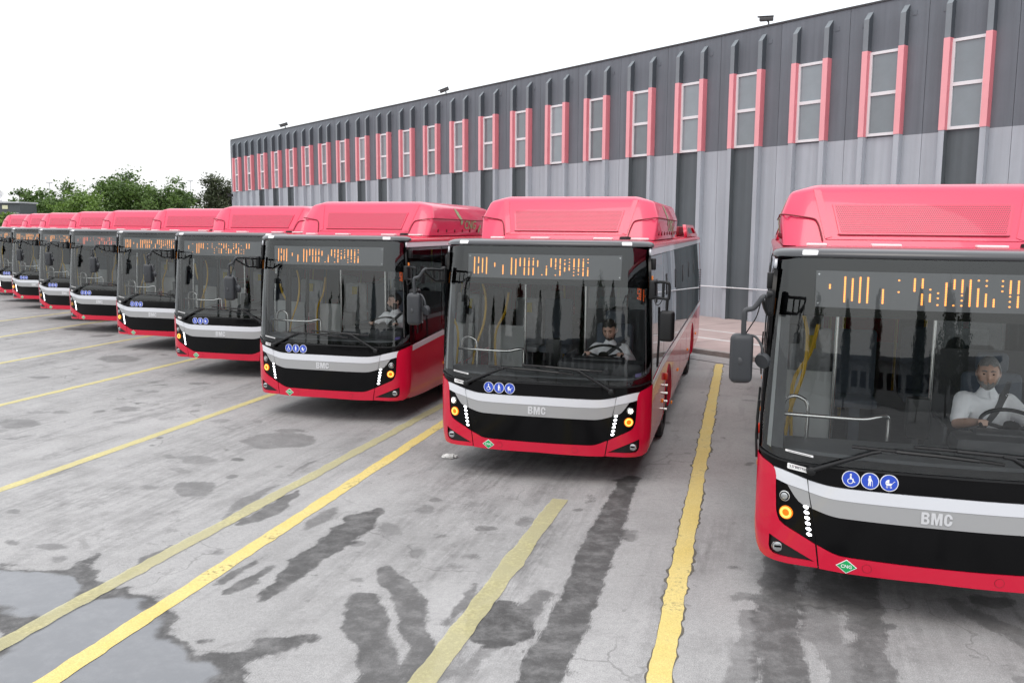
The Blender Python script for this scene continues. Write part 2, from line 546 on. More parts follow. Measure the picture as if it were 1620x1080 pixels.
st_line(*A5, [(380, 1060), (470, 1015), (560, 930)], [.1, .07, .05], .6, .07)
# tyre marks in front of the nearest bus
st_line(*A6, [(350, 600), (350, 700), (352, 850), (365, 1000), (375, 1150)], [.26, .28, .26, .30, .30], .82, .06, None, .3)
st_line(*A6, [(640, 640), (650, 740), (680, 860), (720, 960), (760, 1100)], [.26, .30, .24, .2, .2], .72, .09, None, .3)
st_line(*A6, [(520, 650), (530, 720), (560, 800)], [.2, .24, .12], .7, .08)
st_line(*A6, [(470, 760), (520, 900), (600, 1000), (640, 1120)], [.24, .26, .3, .3], .5, .12)
st_line(*A6, [(270, 830), (230, 950), (190, 1080)], [.16, .2, .2], .45, .06)
st_line(*A6, [(1000, 780), (1120, 850), (1268, 930)], [.1, .22, .22], .6, .1)
st_line(*A6, [(450, 680), (700, 740), (1000, 800), (1268, 830)], [.3, .5, .6, .6], .4, .4)
st_ell(*A6, 1130, 775, 70, 20, .75, .08); st_ell(*A6, 150, 955, 72, 40, .28, .1); st_ell(*A6, 860, 955, 90, 38, .32, .2)
st_ell(*A6, 255, 770, 34, 14, .55); st_ell(*A6, 230, 264, 18, 4, .7); st_ell(*A6, 143, 175, 8, 3, .8); st_ell(*A6, 150, 655, 9, 4, .7); st_ell(*A6, 1220, 1000, 80, 60, .3, .2)
# further bays
for (cx, cy, rx, ry, s) in [(250, 650, 60, 8, .6), (435, 604, 22, 3, .6), (740, 832, 72, 10, .7), (585, 846, 32, 6, .75), (350, 858, 40, 6, .6), (195, 858, 44, 8, .55), (790, 803, 26, 4, .7), (110, 920, 110, 26, .6), (180, 990, 20, 4, .7),
                            (80, 1003, 26, 5, .7), (1110, 847, 16, 4, .7), (405, 921, 16, 4, .7), (690, 915, 40, 5, .5), (1300, 902, 40, 7, .5), (1530, 996, 30, 6, .7), (1490, 912, 30, 6, .5), (870, 738, 36, 4, .6), (800, 733, 20, 4, .6), (960, 519, 30, 5, .6),
                            (690, 545, 120, 20, .55), (590, 410, 70, 8, .6), (440, 368, 80, 10, .95), (520, 352, 120, 10, .7), (150, 745, 6, 3, .8), (1040, 640, 110, 14, .45), (1160, 685, 50, 6, .5)]:
    st_ell(*A7, cx, cy, rx, ry, s, .12)
for pts, w, s in [([(0, 620), (250, 570), (480, 510), (700, 455), (900, 430)], [.7, .8, .8, .6, .6], .45), ([(0, 440), (200, 405), (420, 365)], [.8, .7, .6], .5), ([(0, 350), (180, 300), (400, 250)], [.8, .7, .5], .5), ([(0, 260), (150, 235)], [.6, .5], .45),
                  ([(250, 480), (330, 470), (410, 460)], [.15, .3, .1], .5), ([(500, 770), (640, 730), (880, 650), (1100, 600), (1300, 560)], [.4, .6, .6, .8, .9], .36), ([(1250, 1000), (1400, 940), (1600, 900)], [.3, .6, .6], .4), ([(0, 180), (80, 168)], [.5, .5], .5)]:
    st_line(*A7, pts, w, s, .35)
# soft rubber and dirt smears along the way the buses drive in and out
for (bx, by, a) in BUS:
    ax_ = np.array([-math.sin(a), math.cos(a)]); lx_ = np.array([math.cos(a), math.sin(a)])
    for k in range(26):
        c = np.array([bx, by]) + ax_ * rng.uniform(-5.5, 2.0) + lx_ * rng.normal(0, 1.0)
        L2, w2 = rng.uniform(.5, 2.2), rng.uniform(.05, .38)
        d2 = ax_ + lx_ * rng.normal(0, .14); d2 /= np.linalg.norm(d2)
        idx = near(c - L2, c + L2, .3)
        if len(idx):
            q = GP[idx] + WARP[idx] * .6 - c
            al, ac = q @ d2, q @ np.array([-d2[1], d2[0]])
            f = np.clip(1.15 - np.abs(al) / L2, 0, 1) * np.clip(1.1 - np.abs(ac) / w2, 0, 1)
            put(scuff, idx, f, rng.uniform(.12, .48))
    for sx in (-1.0, 1.0):                   # wheel paths
        for (t0, t1) in ((-5.5, 1.5),):
            c = np.array([bx, by]) + lx_ * sx
            idx = near(np.minimum(c + ax_ * t0, c + ax_ * t1), np.maximum(c + ax_ * t0, c + ax_ * t1), .6)
            if len(idx):
                q = GP[idx] + WARP[idx] * .35 - c
                al, ac = q @ ax_, q @ np.array([-ax_[1], ax_[0]])
                f = np.clip(1.4 - np.abs(ac) / .17, 0, 1) * np.clip((al - t0) / 2.5, 0, 1) * np.clip((t1 - al) / .5, 0, 1)
                put(scuff, idx, f, .28)
# drips and dirt where vehicles stand
for (bx, by, a) in BUS:
    ax_ = Vector((-math.sin(a), math.cos(a)))
    for k in range(40):
        t = rng.uniform(-3.5, 10); l = rng.normal(0, .8)
        c = np.array([bx + ax_.x * t + ax_.y * l, by + ax_.y * t - ax_.x * l])
        r_ = rng.uniform(.02, .10)
        idx = near(c, c, r_ + .2)
        if len(idx):
            d = np.linalg.norm(GP[idx] + WARP[idx] * .5 - c, axis=1)
            put(dark, idx, np.clip(.5 + (r_ - d) / .08, 0, 1), rng.uniform(.3, .7))

def grid_mesh(name, gx, gy, z=0.):
    nx, ny = len(gx), len(gy)
    co = np.zeros((nx * ny, 3)); co[:, :2] = GP; co[:, 2] = z
    i = np.arange((nx - 1) * (ny - 1)); r_, c_ = i // (nx - 1), i % (nx - 1)
    a = r_ * nx + c_
    fc = np.stack([a, a + 1, a + nx + 1, a + nx], 1)
    me = bpy.data.meshes.new(name)
    me.vertices.add(len(co)); me.vertices.foreach_set('co', co.ravel())
    me.loops.add(fc.size); me.loops.foreach_set('vertex_index', fc.ravel().astype(np.int32))
    me.polygons.add(len(fc)); me.polygons.foreach_set('loop_start', (np.arange(len(fc)) * 4).astype(np.int32))
    me.update(calc_edges=True)
    return me
gme = grid_mesh('ground', gx, gy)
for nm, arr in (('stain', dark), ('depth', dstr), ('wet', wet), ('scuff', scuff)):
    at = gme.attributes.new(nm, 'FLOAT', 'POINT')
    at.data.foreach_set('value', arr.astype(np.float32))

def N(nt, kind, **kw):
    n = nt.nodes.new(kind)
    for k, v in kw.items():
        if k in n.inputs.keys(): n.inputs[k].default_value = v
        else: setattr(n, k, v)
    return n

def ground_mat():
    m = bpy.data.materials.new('worn_asphalt'); m.use_nodes = True
    nt = m.node_tree; L = nt.links.new
    b = nt.nodes['Principled BSDF']
    g = N(nt, 'ShaderNodeNewGeometry')
    def noise(sc, det=5, ro=.6, vec=None, dist=0.):
        n = N(nt, 'ShaderNodeTexNoise', Scale=sc, Detail=det, Roughness=ro, Distortion=dist)
        L(vec if vec is not None else g.outputs['Position'], n.inputs['Vector']); return n.outputs['Fac']
    def mth(op, a, bb=0., cl=False):
        n = N(nt, 'ShaderNodeMath', operation=op, use_clamp=cl)
        for i, v in enumerate((a, bb)):
            if isinstance(v, (int, float)): n.inputs[i].default_value = v
            else: L(v, n.inputs[i])
        return n.outputs[0]
    def rmp(v, a, bb, c=0., d=1.):
        n = N(nt, 'ShaderNodeMapRange', interpolation_type='SMOOTHSTEP')
        L(v, n.inputs['Value'])
        n.inputs['From Min'].default_value = a; n.inputs['From Max'].default_value = bb
        n.inputs['To Min'].default_value = c; n.inputs['To Max'].default_value = d
        return n.outputs[0]
    def mixc(f, a, bb, bt='MIX'):
        n = N(nt, 'ShaderNodeMix', data_type='RGBA', blend_type=bt)
        if isinstance(f, (int, float)): n.inputs['Factor'].default_value = f
        else: L(f, n.inputs['Factor'])
        for k, v in (('A', a), ('B', bb)):
            if isinstance(v, tuple): n.inputs[k].default_value = (*v, 1)
            else: L(v, n.inputs[k])
        return n.outputs['Result']
    # streaks along the direction the buses drive
    mp = N(nt, 'ShaderNodeMapping', vector_type='TEXTURE')
    mp.inputs['Rotation'].default_value = (0, 0, R(-15.5))
    mp.inputs['Scale'].default_value = (.22, 2.6, 1)
    L(g.outputs['Position'], mp.inputs['Vector'])
    streak = noise(1.2, 5, .6, mp.outputs[0])
    big = noise(.28, 4, .55); mid = noise(1.7, 5, .6); fine = noise(22, 4, .7); vfine = noise(110, 3, .65)
    col = mixc(rmp(big, .3, .7), (.285, .283, .281), (.365, .362, .360))
    col = mixc(mth('MULTIPLY', rmp(mid, .45, .72), .40), col, (.215, .212, .21))
    col = mixc(mth('MULTIPLY', rmp(streak, .52, .72), .30), col, (.17, .168, .167))
    col = mixc(mth('MULTIPLY', rmp(noise(.7, 6, .65, mp.outputs[0]), .56, .72), .22), col, (.43, .425, .42))
    blot = mth('MULTIPLY', rmp(noise(2.6, 7, .62, dist=.6), .57, .66), rmp(noise(.45, 3, .5), .42, .62))
    col = mixc(mth('MULTIPLY', blot, .42), col, (.135, .133, .131))
    drip = mth('MULTIPLY', rmp(noise(7.5, 3, .5), .68, .72), rmp(noise(.8, 2, .5), .45, .6))
    col = mixc(mth('MULTIPLY', drip, .5), col, (.09, .088, .086))
    mp2 = N(nt, 'ShaderNodeMapping', vector_type='TEXTURE'); mp2.inputs['Rotation'].default_value = (0, 0, R(-38)); mp2.inputs['Scale'].default_value = (.05, 3.0, 1)
    L(g.outputs['Position'], mp2.inputs['Vector'])
    col = mixc(mth('MULTIPLY', rmp(noise(2.2, 4, .6, mp2.outputs[0]), .60, .70), .20), col, (.46, .455, .45))
    # old hairline cracks and pale scratches
    vo = N(nt, 'ShaderNodeTexVoronoi', feature='DISTANCE_TO_EDGE', Scale=.55)
    wv = N(nt, 'ShaderNodeVectorMath', operation='ADD')
    nz = N(nt, 'ShaderNodeTexNoise', Scale=1.5, Detail=4)
    L(g.outputs['Position'], nz.inputs['Vector']); L(g.outputs['Position'], wv.inputs[0]); L(nz.outputs['Color'], wv.inputs[1]); L(wv.outputs[0], vo.inputs['Vector'])
    crack = mth('MULTIPLY', mth('SUBTRACT', 1., rmp(vo.outputs['Distance'], .002, .009)), rmp(noise(.5, 2, .5), .52, .6))
    col = mixc(mth('MULTIPLY', crack, .45), col, (.12, .118, .116))
    # grain
    col = mixc(1., col, mixc(rmp(fine, .25, .75), (.90, .90, .90), (1.10, 1.10, 1.10)), 'MULTIPLY')
    col = mixc(1., col, mixc(rmp(vfine, .25, .75), (.70, .70, .70), (1.28, 1.28, 1.28)), 'MULTIPLY')
    at = N(nt, 'ShaderNodeAttribute', attribute_name='stain')
    aw = N(nt, 'ShaderNodeAttribute', attribute_name='wet')
    ad_ = N(nt, 'ShaderNodeAttribute', attribute_name='depth'); asc = N(nt, 'ShaderNodeAttribute', attribute_name='scuff')
    rag = mth('SUBTRACT', mth('ADD', mth('MULTIPLY', noise(5, 8, .72), .6), mth('MULTIPLY', noise(26, 5, .7, mp.outputs[0]), .4)), .5)
    gate = rmp(mth('ADD', at.outputs['Fac'], mth('MULTIPLY', rag, 2.0)), .25, .58)
    amt = mth('MULTIPLY', mth('MULTIPLY', gate, mth('ADD', .04, mth('MULTIPLY', ad_.outputs['Fac'], .92))), rmp(noise(4.2, 8, .75), .30, .60, .60, 1.), True)
    smear = mth('MULTIPLY', asc.outputs['Fac'], mth('ADD', mth('MULTIPLY', rmp(noise(3.0, 6, .7, mp.outputs[0]), .38, .62), .9), mth('MULTIPLY', rmp(noise(6, 7, .7), .42, .6), .6)), True)
    amt = mth('MAXIMUM', amt, mth('MULTIPLY', smear, .85), True)
    col = mixc(amt, col, (.034, .033, .033))
    pebble = mth('GREATER_THAN', noise(95, 2, .5), .66)
    col = mixc(mth('MULTIPLY', mth('MULTIPLY', pebble, amt), .5), col, (.20, .195, .19))
    wf = rmp(mth('ADD', aw.outputs['Fac'], mth('MULTIPLY', rag, .6)), .34, .72)
    col = mixc(mth('MULTIPLY', wf, .68), col, (.19, .20, .216))  # sky sheen on the water put into the base colour as pale blue-grey
    L(col, b.inputs['Base Color'])
    r1 = mth('SUBTRACT', .86, mth('MULTIPLY', amt, .24))
    rw = mth('ADD', .10, mth('MULTIPLY', rmp(noise(5, 4, .6), .4, .65), .10))
    rm = N(nt, 'ShaderNodeMix', data_type='FLOAT'); L(wf, rm.inputs['Factor']); L(r1, rm.inputs['A']); L(rw, rm.inputs['B'])
    L(rm.outputs['Result'], b.inputs['Roughness'])
    bp = N(nt, 'ShaderNodeBump', Distance=.006)
    st = mth('SUBTRACT', .45, mth('MULTIPLY', wf, .40))
    L(st, bp.inputs['Strength'])
    L(mth('ADD', mth('MULTIPLY', vfine, .7), fine), bp.inputs['Height'])
    L(bp.outputs[0], b.inputs['Normal'])
    return m
g_obj = link('ground', gme, ground_mat())
tag(g_obj, kind='structure')

# ------------------------------------------------------------------ painted bay lines
def paint_mat(name, c1, c2, wear, cover=1.0):
    m = bpy.data.materials.new(name); m.use_nodes = True
    nt = m.node_tree; L = nt.links.new
    b = nt.nodes['Principled BSDF']
    g = N(nt, 'ShaderNodeNewGeometry')
    n1 = N(nt, 'ShaderNodeTexNoise', Scale=1.7, Detail=6, Roughness=.65); n2 = N(nt, 'ShaderNodeTexNoise', Scale=22, Detail=6, Roughness=.72); n3 = N(nt, 'ShaderNodeTexNoise', Scale=120, Detail=2)
    for n in (n1, n2, n3): L(g.outputs['Position'], n.inputs['Vector'])
    mx = N(nt, 'ShaderNodeMix', data_type='RGBA'); L(n1.outputs['Fac'], mx.inputs['Factor'])
    mx.inputs['A'].default_value = (*c1, 1); mx.inputs['B'].default_value = (*c2, 1)
    mp = N(nt, 'ShaderNodeMapRange'); L(n3.outputs['Fac'], mp.inputs['Value'])
    mp.inputs['From Min'].default_value = .3; mp.inputs['From Max'].default_value = .7; mp.inputs['To Min'].default_value = .78; mp.inputs['To Max'].default_value = 1.15
    mu = N(nt, 'ShaderNodeMix', data_type='RGBA', blend_type='MULTIPLY'); mu.inputs['Factor'].default_value = 1
    L(mx.outputs['Result'], mu.inputs['A']); L(mp.outputs[0], mu.inputs['B'])
    sm = N(nt, 'ShaderNodeMath', operation='ADD'); L(n1.outputs['Fac'], sm.inputs[0]); L(n2.outputs['Fac'], sm.inputs[1])
    dr = N(nt, 'ShaderNodeMapRange', interpolation_type='SMOOTHSTEP'); L(sm.outputs[0], dr.inputs['Value'])
    dr.inputs['From Min'].default_value = 1.28 - wear; dr.inputs['From Max'].default_value = 1.5 - wear
    dirt = N(nt, 'ShaderNodeMix', data_type='RGBA'); L(dr.outputs[0], dirt.inputs['Factor']); L(mu.outputs['Result'], dirt.inputs['A'])
    dirt.inputs['B'].default_value = (.20, .165, .07, 1)
    L(dirt.outputs['Result'], b.inputs['Base Color'])
    b.inputs['Roughness'].default_value = .62
    bp = N(nt, 'ShaderNodeBump', Strength=.35, Distance=.004); L(n3.outputs['Fac'], bp.inputs['Height']); L(bp.outputs[0], b.inputs['Normal'])
    if cover < 1:
        tr = N(nt, 'ShaderNodeBsdfTransparent'); ms = N(nt, 'ShaderNodeMixShader')
        n4 = N(nt, 'ShaderNodeTexNoise', Scale=30, Detail=6, Roughness=.75); L(g.outputs['Position'], n4.inputs['Vector'])
        ad = N(nt, 'ShaderNodeMath', operation='MULTIPLY_ADD'); L(n1.outputs['Fac'], ad.inputs[0]); ad.inputs[1].default_value = .8; L(n4.outputs['Fac'], ad.inputs[2])
        cv = N(nt, 'ShaderNodeMapRange', interpolation_type='SMOOTHSTEP'); L(ad.outputs[0], cv.inputs['Value'])
        cv.inputs['From Min'].default_value = .62; cv.inputs['From Max'].default_value = .95
        cv.inputs['To Min'].default_value = cover; cv.inputs['To Max'].default_value = max(0, cover - .25)
        L(cv.outputs[0], ms.inputs[0]); L(tr.outputs[0], ms.inputs[1]); L(b.outputs[0], ms.inputs[2])
        L(ms.outputs[0], nt.nodes['Material Output'].inputs[0])
    return m
M_LINE = paint_mat('yellow_line_paint', (.58, .42, .08), (.68, .59, .28), .20)
M_LINEF = paint_mat('faded_line_paint', (.54, .49, .23), (.56, .53, .32), .05, .86)
M_LINEP = paint_mat('pale_yellow_paint', (.62, .53, .19), (.66, .60, .32), -.02, .97)
M_LINEW = paint_mat('ghost_white_paint', (.46, .46, .45), (.50, .50, .49), .0, .55)

def on_wall_axis(p):     # depth in front of the wall, measured square to it
    return p[0] * WN.x + p[1] * WN.y

def painted_line(p_far, p_near, width, m, jitter=.02, to_kerb=True, near_ext=2.5, blob=0.0, seed=0, z=.004):
    r_ = np.random.default_rng(seed)
    a, b = Vector(ground(*p_far)), Vector(ground(*p_near))
    d = (a - b).normalized()
    if to_kerb:
        a = a + d * ((15.5 - on_wall_axis(a)) / (d.x * WN.x + d.y * WN.y))
    b = b - d * near_ext
    L_ = (a - b).length
    n = int(L_ / .05)
    nrm = Vector((-d.y, d.x))
    bm = bmesh.new()
    prev = None
    ph = r_.random(8) * 10
    def smooth_noise(step):
        kn = r_.uniform(-1, 1, int(L_ / step) + 4)
        return lambda q: kn[int(q / step)] * (1 - (q / step) % 1) + kn[int(q / step) + 1] * ((q / step) % 1)
    sn1, sn2, sn3, sn4 = smooth_noise(.13), smooth_noise(.13), smooth_noise(.9), smooth_noise(.06)
    bul = smooth_noise(.35)
    lobes = r_.uniform(.7, 1.3, n + 1)
    for i in range(n + 1):
        s = i / n * L_
        p = b + d * s
        bump_ = max(0, bul(s) - .72) * jitter * 9
        w1 = width / 2 + jitter * (1.2 * sn1(s) + .15 * sn3(s) + .6 * sn4(s)) + bump_
        w2 = width / 2 + jitter * (1.2 * sn2(s) - .15 * sn3(s) + .6 * sn4(s + .03)) + bump_
        if blob:
            c = abs(math.sin((s + .10 * sn3(s)) * math.pi / .21 + ph[4])) * (.6 + .5 * sn1(s))
            w1 += blob * c * lobes[i]; w2 += blob * abs(math.sin((s + .12 * sn2(s)) * math.pi / .21 + ph[4] + .2)) * (.6 + .5 * sn2(s)) * lobes[i]
        v1 = bm.verts.new((p.x + nrm.x * w1, p.y + nrm.y * w1, z)); v2 = bm.verts.new((p.x - nrm.x * w2, p.y - nrm.y * w2, z))
        if prev: bm.faces.new((prev[0], v1, v2, prev[1]))
        prev = (v1, v2)
    bmesh.ops.recalc_face_normals(bm, faces=bm.faces)
    for f in bm.faces:
        if f.normal.z < 0: f.normal_flip()
    o = from_bm('painted_line', bm, m, g_obj)
    return o
painted_line((700, 670), (80, 1075), .165, M_LINE, .0075, seed=1)
painted_line((610, 690), (0, 1020), .16, M_LINEF, .010, seed=2, z=.008)
painted_line((412, 630), (0, 775), .15, M_LINEP, .006, seed=3)
painted_line((310, 567), (0, 641), .15, M_LINEP, .010, seed=4)
painted_line((238, 531), (0, 574.5), .15, M_LINEP, .010, seed=5)
painted_line((163, 508), (0, 533), .15, M_LINEP, .012, seed=6)
painted_line((110, 494), (0, 508), .15, M_LINEP, .012, seed=7)
painted_line((1138, 575), (1043, 1075), .155, M_LINE, .006, blob=.013, seed=8)
painted_line((886, 790), (672, 1075), .18, M_LINEF, .008, seed=9, to_kerb=False, z=.008)
painted_line((112, 578), (0, 599), .12, M_LINEW, .012, seed=10, to_kerb=False, near_ext=0)
painted_line((250, 601), (205, 611), .10, M_LINEW, .012, seed=11, to_kerb=False, near_ext=0)
# dirt grown along the fresh line: an irregular darker seam beneath it
M_SEAM = mat('line_edge_dirt', (.10, .092, .075), .9, var=.3, vscale=30)
painted_line((1138, 575), (1043, 1075), .165, M_SEAM, .012, blob=.030, seed=8, z=.002)

# ------------------------------------------------------------------ pavement in front of the warehouse
def wpt(s, dperp, z=0.):
    return Vector((WD.x * s + WN.x * dperp, WD.y * s + WN.y * dperp, z))

def wall_quad_box(name, s0, s1, d0, d1, z0, z1, m, parent=None, bevel=0.):
    """box laid out in wall coordinates (s along the wall, d towards it)"""
    c = wpt((s0 + s1) / 2, (d0 + d1) / 2, (z0 + z1) / 2)
    rot = Matrix.Rotation(-TH, 3, 'Z')
    return box(name, c, (d1 - d0, s1 - s0, z1 - z0), m, parent, bevel, rot, smooth=False)

M_PAVE = mat('pink_concrete_paving', (.37, .29, .275), .85, var=.2, vscale=1.2, bump=.3, bscale=60)
M_KERB = mat('kerb_concrete', (.30, .28, .265), .85, var=.2, vscale=5, bump=.3, bscale=50)
M_GUT = mat('gutter_joint', (.06, .058, .056), .9)
M_WPAINT = paint_mat('white_line_paint', (.70, .70, .70), (.76, .76, .75), -.1, .97)
pv = wall_quad_box('pavement', -16, 90, 16.62, 23.6, -.3, .10, M_PAVE)
tag(pv, kind='structure')
for k in range(106):
    o = wall_quad_box('kerb_stone', -16 + k + .006, -15 + k - .006, 16.42, 16.61, -.2, .11, M_KERB, pv) if k == 0 else None
    if o: k0 = o
    else:
        c = k0.copy(); COL.objects.link(c); c.parent = pv
        off = wpt(k, 0); c.location = (off.x, off.y, random.uniform(-.004, .004))
wall_quad_box('expansion_joint', -16, 90, 15.58, 15.64, -.2, .003, M_GUT, pv)
wall_quad_box('painted_line', -16, 90, 18.25, 18.40, .02, .104, M_WPAINT, pv)
wall_quad_box('painted_line', -16, 90, 19.82, 19.93, .02, .104, M_WPAINT, pv)
for k in range(-6, 34):
    wall_quad_box('paving_joint', k * 2.4, k * 2.4 + .02, 16.64, 22.9, .02, .1015, M_GUT, pv)

# ------------------------------------------------------------------ warehouse
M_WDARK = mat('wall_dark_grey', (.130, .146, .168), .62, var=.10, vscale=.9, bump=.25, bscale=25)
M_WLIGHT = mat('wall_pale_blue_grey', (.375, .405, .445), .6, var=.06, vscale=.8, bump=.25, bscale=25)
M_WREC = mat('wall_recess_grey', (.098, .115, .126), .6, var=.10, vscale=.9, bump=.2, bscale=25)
M_PINK = mat('salmon_rib_paint', (.72, .225, .262), .5, var=.06, vscale=2)
M_RIBS = mat('rib_flank_shade_grey', (.068, .080, .094), .6, var=.12, vscale=2)  # shade on the rib flanks painted in, darker than the wall grey
M_RIBF = mat('rib_edge_lit_grey', (.19, .215, .235), .6, var=.12, vscale=2)  # lit look of the rib fronts painted in as a lighter grey
M_PINKF = mat('rib_edge_lit_pink', (.80, .35, .38), .5, var=.05, vscale=2)  # same for the pink fronts: brighter lit copy of the salmon colour
M_WINF = mat('window_frame_white', (.74, .74, .76), .4)
M_WGL = mat('warehouse_window_glass', (.19, .225, .245), .05, var=.15, vscale=.7, spec=.8)
def per_object_tone(m, lo, hi):
    nt = m.node_tree; b = nt.nodes['Principled BSDF']; lk = b.inputs['Base Color'].links[0]; src = lk.from_socket
    oi = nt.nodes.new('ShaderNodeObjectInfo'); mp = nt.nodes.new('ShaderNodeMapRange'); mp.inputs['To Min'].default_value = lo; mp.inputs['To Max'].default_value = hi
    nt.links.new(oi.outputs['Random'], mp.inputs['Value'])
    mx = nt.nodes.new('ShaderNodeMix'); mx.data_type = 'RGBA'; mx.blend_type = 'MULTIPLY'; mx.inputs['Factor'].default_value = 1
    nt.links.new(src, mx.inputs['A']); nt.links.new(mp.outputs[0], mx.inputs['B']); nt.links.new(mx.outputs['Result'], b.inputs['Base Color'])
def rain_streaks(m, amt):
    nt = m.node_tree; b = nt.nodes['Principled BSDF']; src = b.inputs['Base Color'].links[0].from_socket
    g = nt.nodes.new('ShaderNodeNewGeometry'); mpn = nt.nodes.new('ShaderNodeMapping'); mpn.inputs['Scale'].default_value = (6, 6, .22)
    nt.links.new(g.outputs['Position'], mpn.inputs['Vector'])
    n = nt.nodes.new('ShaderNodeTexNoise'); n.inputs['Scale'].default_value = 1.0; n.inputs['Detail'].default_value = 5; nt.links.new(mpn.outputs[0], n.inputs['Vector'])
    mp = nt.nodes.new('ShaderNodeMapRange'); mp.inputs['From Min'].default_value = .35; mp.inputs['From Max'].default_value = .7; mp.inputs['To Min'].default_value = 1 + amt * .5; mp.inputs['To Max'].default_value = 1 - amt
    nt.links.new(n.outputs['Fac'], mp.inputs['Value'])
    mx = nt.nodes.new('ShaderNodeMix'); mx.data_type = 'RGBA'; mx.blend_type = 'MULTIPLY'; mx.inputs['Factor'].default_value = 1
    nt.links.new(src, mx.inputs['A']); nt.links.new(mp.outputs[0], mx.inputs['B']); nt.links.new(mx.outputs['Result'], b.inputs['Base Color'])
per_object_tone(M_WGL, .75, 1.35)
for m_ in (M_WDARK, M_WLIGHT): per_object_tone(m_, .95, 1.05)
for m_, a_ in ((M_WDARK, .14), (M_WLIGHT, .11), (M_WREC, .12), (M_PINK, .10)): rain_streaks(m_, a_)
M_GAP = mat('panel_joint', (.02, .02, .022), .9)
M_COP = mat('coping_grey', (.05, .052, .056), .6)
M_ROOF = mat('roof_sheet', (.3, .3, .3), .8)

PER, S23 = 2.236, 11.25
Z_BND, Z_TOP, Z_PT, Z_PB = 5.53, 9.13, 7.86, 5.56
ZT0, ZT1 = Z_TOP, Z_TOP
bays = list(range(-6, 23))                       # bay 0 holds the rightmost window in view, 22 the leftmost
SLOPE = -.0047
house = empty('warehouse', wpt(0, WALL_D, 0), 0)
house.matrix_world = Matrix.Translation(wpt(0, WALL_D, 0)) @ Matrix.Rotation(-TH, 4, 'Z')
# building-local: x = into the wall, y = along the wall to the far end, z up; slight fall of the site along its length
house.matrix_world = house.matrix_world @ Matrix.Translation((0, 11, 0)) @ Matrix.Rotation(math.atan(SLOPE), 4, 'X') @ Matrix.Translation((0, -11, 0))
tag(house, 'long grey warehouse with salmon pink ribs and narrow windows behind the buses', 'building')
HW = PER / 2
def zone_box(bm, x0, x1, y0, y1, z0, z1, mi=0, chamfer=0.):
    vs = [bm.verts.new(p) for p in ((x0, y0, z0), (x1, y0, z0), (x1, y1, z0), (x0, y1, z0), (x0, y0, z1 - chamfer), (x1, y0, z1), (x1, y1, z1), (x0, y1, z1 - chamfer))]
    fs = [(0, 3, 2, 1), (4, 5, 6, 7), (0, 1, 5, 4), (1, 2, 6, 5), (2, 3, 7, 6), (3, 0, 4, 7)]
    out = []
    for f in fs:
        ff = bm.faces.new([vs[i] for i in f]); ff.material_index = mi; out.append(ff)
    return out
RIB = .515; RW = .075; RD = .20
def panel_mesh(rec):
    bm = bmesh.new()
    g = .006
    zone_box(bm, 0, .22, -HW + g, HW - g, Z_BND + .0, Z_TOP, 0)
    zone_box(bm, 0, .22, -HW + g, -RIB, -.3, Z_BND - .0, 1)
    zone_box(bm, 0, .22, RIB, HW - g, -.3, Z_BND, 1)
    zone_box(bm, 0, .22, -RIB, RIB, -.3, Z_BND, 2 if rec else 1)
    me = bpy.data.meshes.new('wall_panel'); bm.to_mesh(me); bm.free()
    for m in (M_WDARK, M_WLIGHT, M_WREC): me.materials.append(m)
    return me
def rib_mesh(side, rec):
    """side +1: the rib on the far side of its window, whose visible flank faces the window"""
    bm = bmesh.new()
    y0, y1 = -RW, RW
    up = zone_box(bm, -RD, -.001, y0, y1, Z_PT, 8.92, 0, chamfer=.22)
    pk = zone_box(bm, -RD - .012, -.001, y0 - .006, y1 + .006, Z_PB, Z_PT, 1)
    up[5].material_index = 4; up[1].material_index = 4; pk[5].material_index = 5  # painted lit tones on fronts and chamfer, painted shade on the upper flanks
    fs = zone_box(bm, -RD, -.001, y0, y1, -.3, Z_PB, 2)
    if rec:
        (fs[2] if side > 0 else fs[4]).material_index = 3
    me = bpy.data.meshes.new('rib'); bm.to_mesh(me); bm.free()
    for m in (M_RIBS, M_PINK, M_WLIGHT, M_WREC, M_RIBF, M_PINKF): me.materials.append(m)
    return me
PM = {r_: panel_mesh(r_) for r_ in (0, 1)}
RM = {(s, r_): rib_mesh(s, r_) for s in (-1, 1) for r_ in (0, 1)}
IN = RIB - RW - .002
def win_meshes():
    f = bmesh.new(); t = .075
    z0, z1, zm = 5.57, 7.83, 6.70
    x0, x1 = -.07, -.001
    add = lambda y0, y1, a, b: zone_box(f, x0, x1, y0, y1, a, b)
    add(-IN, -IN + t, z0, z1); add(IN - t, IN, z0, z1)
    add(-IN + t, IN - t, z1 - t, z1); add(-IN + t, IN - t, z0, z0 + t); add(-IN + t, IN - t, zm - .045, zm + .045)
    fm = bpy.data.meshes.new('window_frame'); f.to_mesh(fm); f.free(); fm.materials.append(M_WINF)
    ps = []
    for a, b in ((z0 + t, zm - .045), (zm + .045, z1 - t)):
        p = bmesh.new(); zone_box(p, -.030, -.006, -IN + t, IN - t, a, b)
        me = bpy.data.meshes.new('pane'); p.to_mesh(me); p.free(); me.materials.append(M_WGL); ps.append(me)
    return fm, ps
WF, WP = win_meshes()
bmp = bmesh.new(); zone_box(bmp, -.012, -.001, -.06, .06, 8.60, 8.72); PLM = bpy.data.meshes.new('anchor_plate'); bmp.to_mesh(PLM); bmp.free(); PLM.materials.append(M_WDARK)
def child(name, me, parent, loc=(0, 0, 0)):
    o = bpy.data.objects.new(name, me); COL.objects.link(o); o.parent = parent; o.location = loc; return o
WIN_C0 = S23 - .10 - .515 - RW                   # bay centre of the rightmost window in view
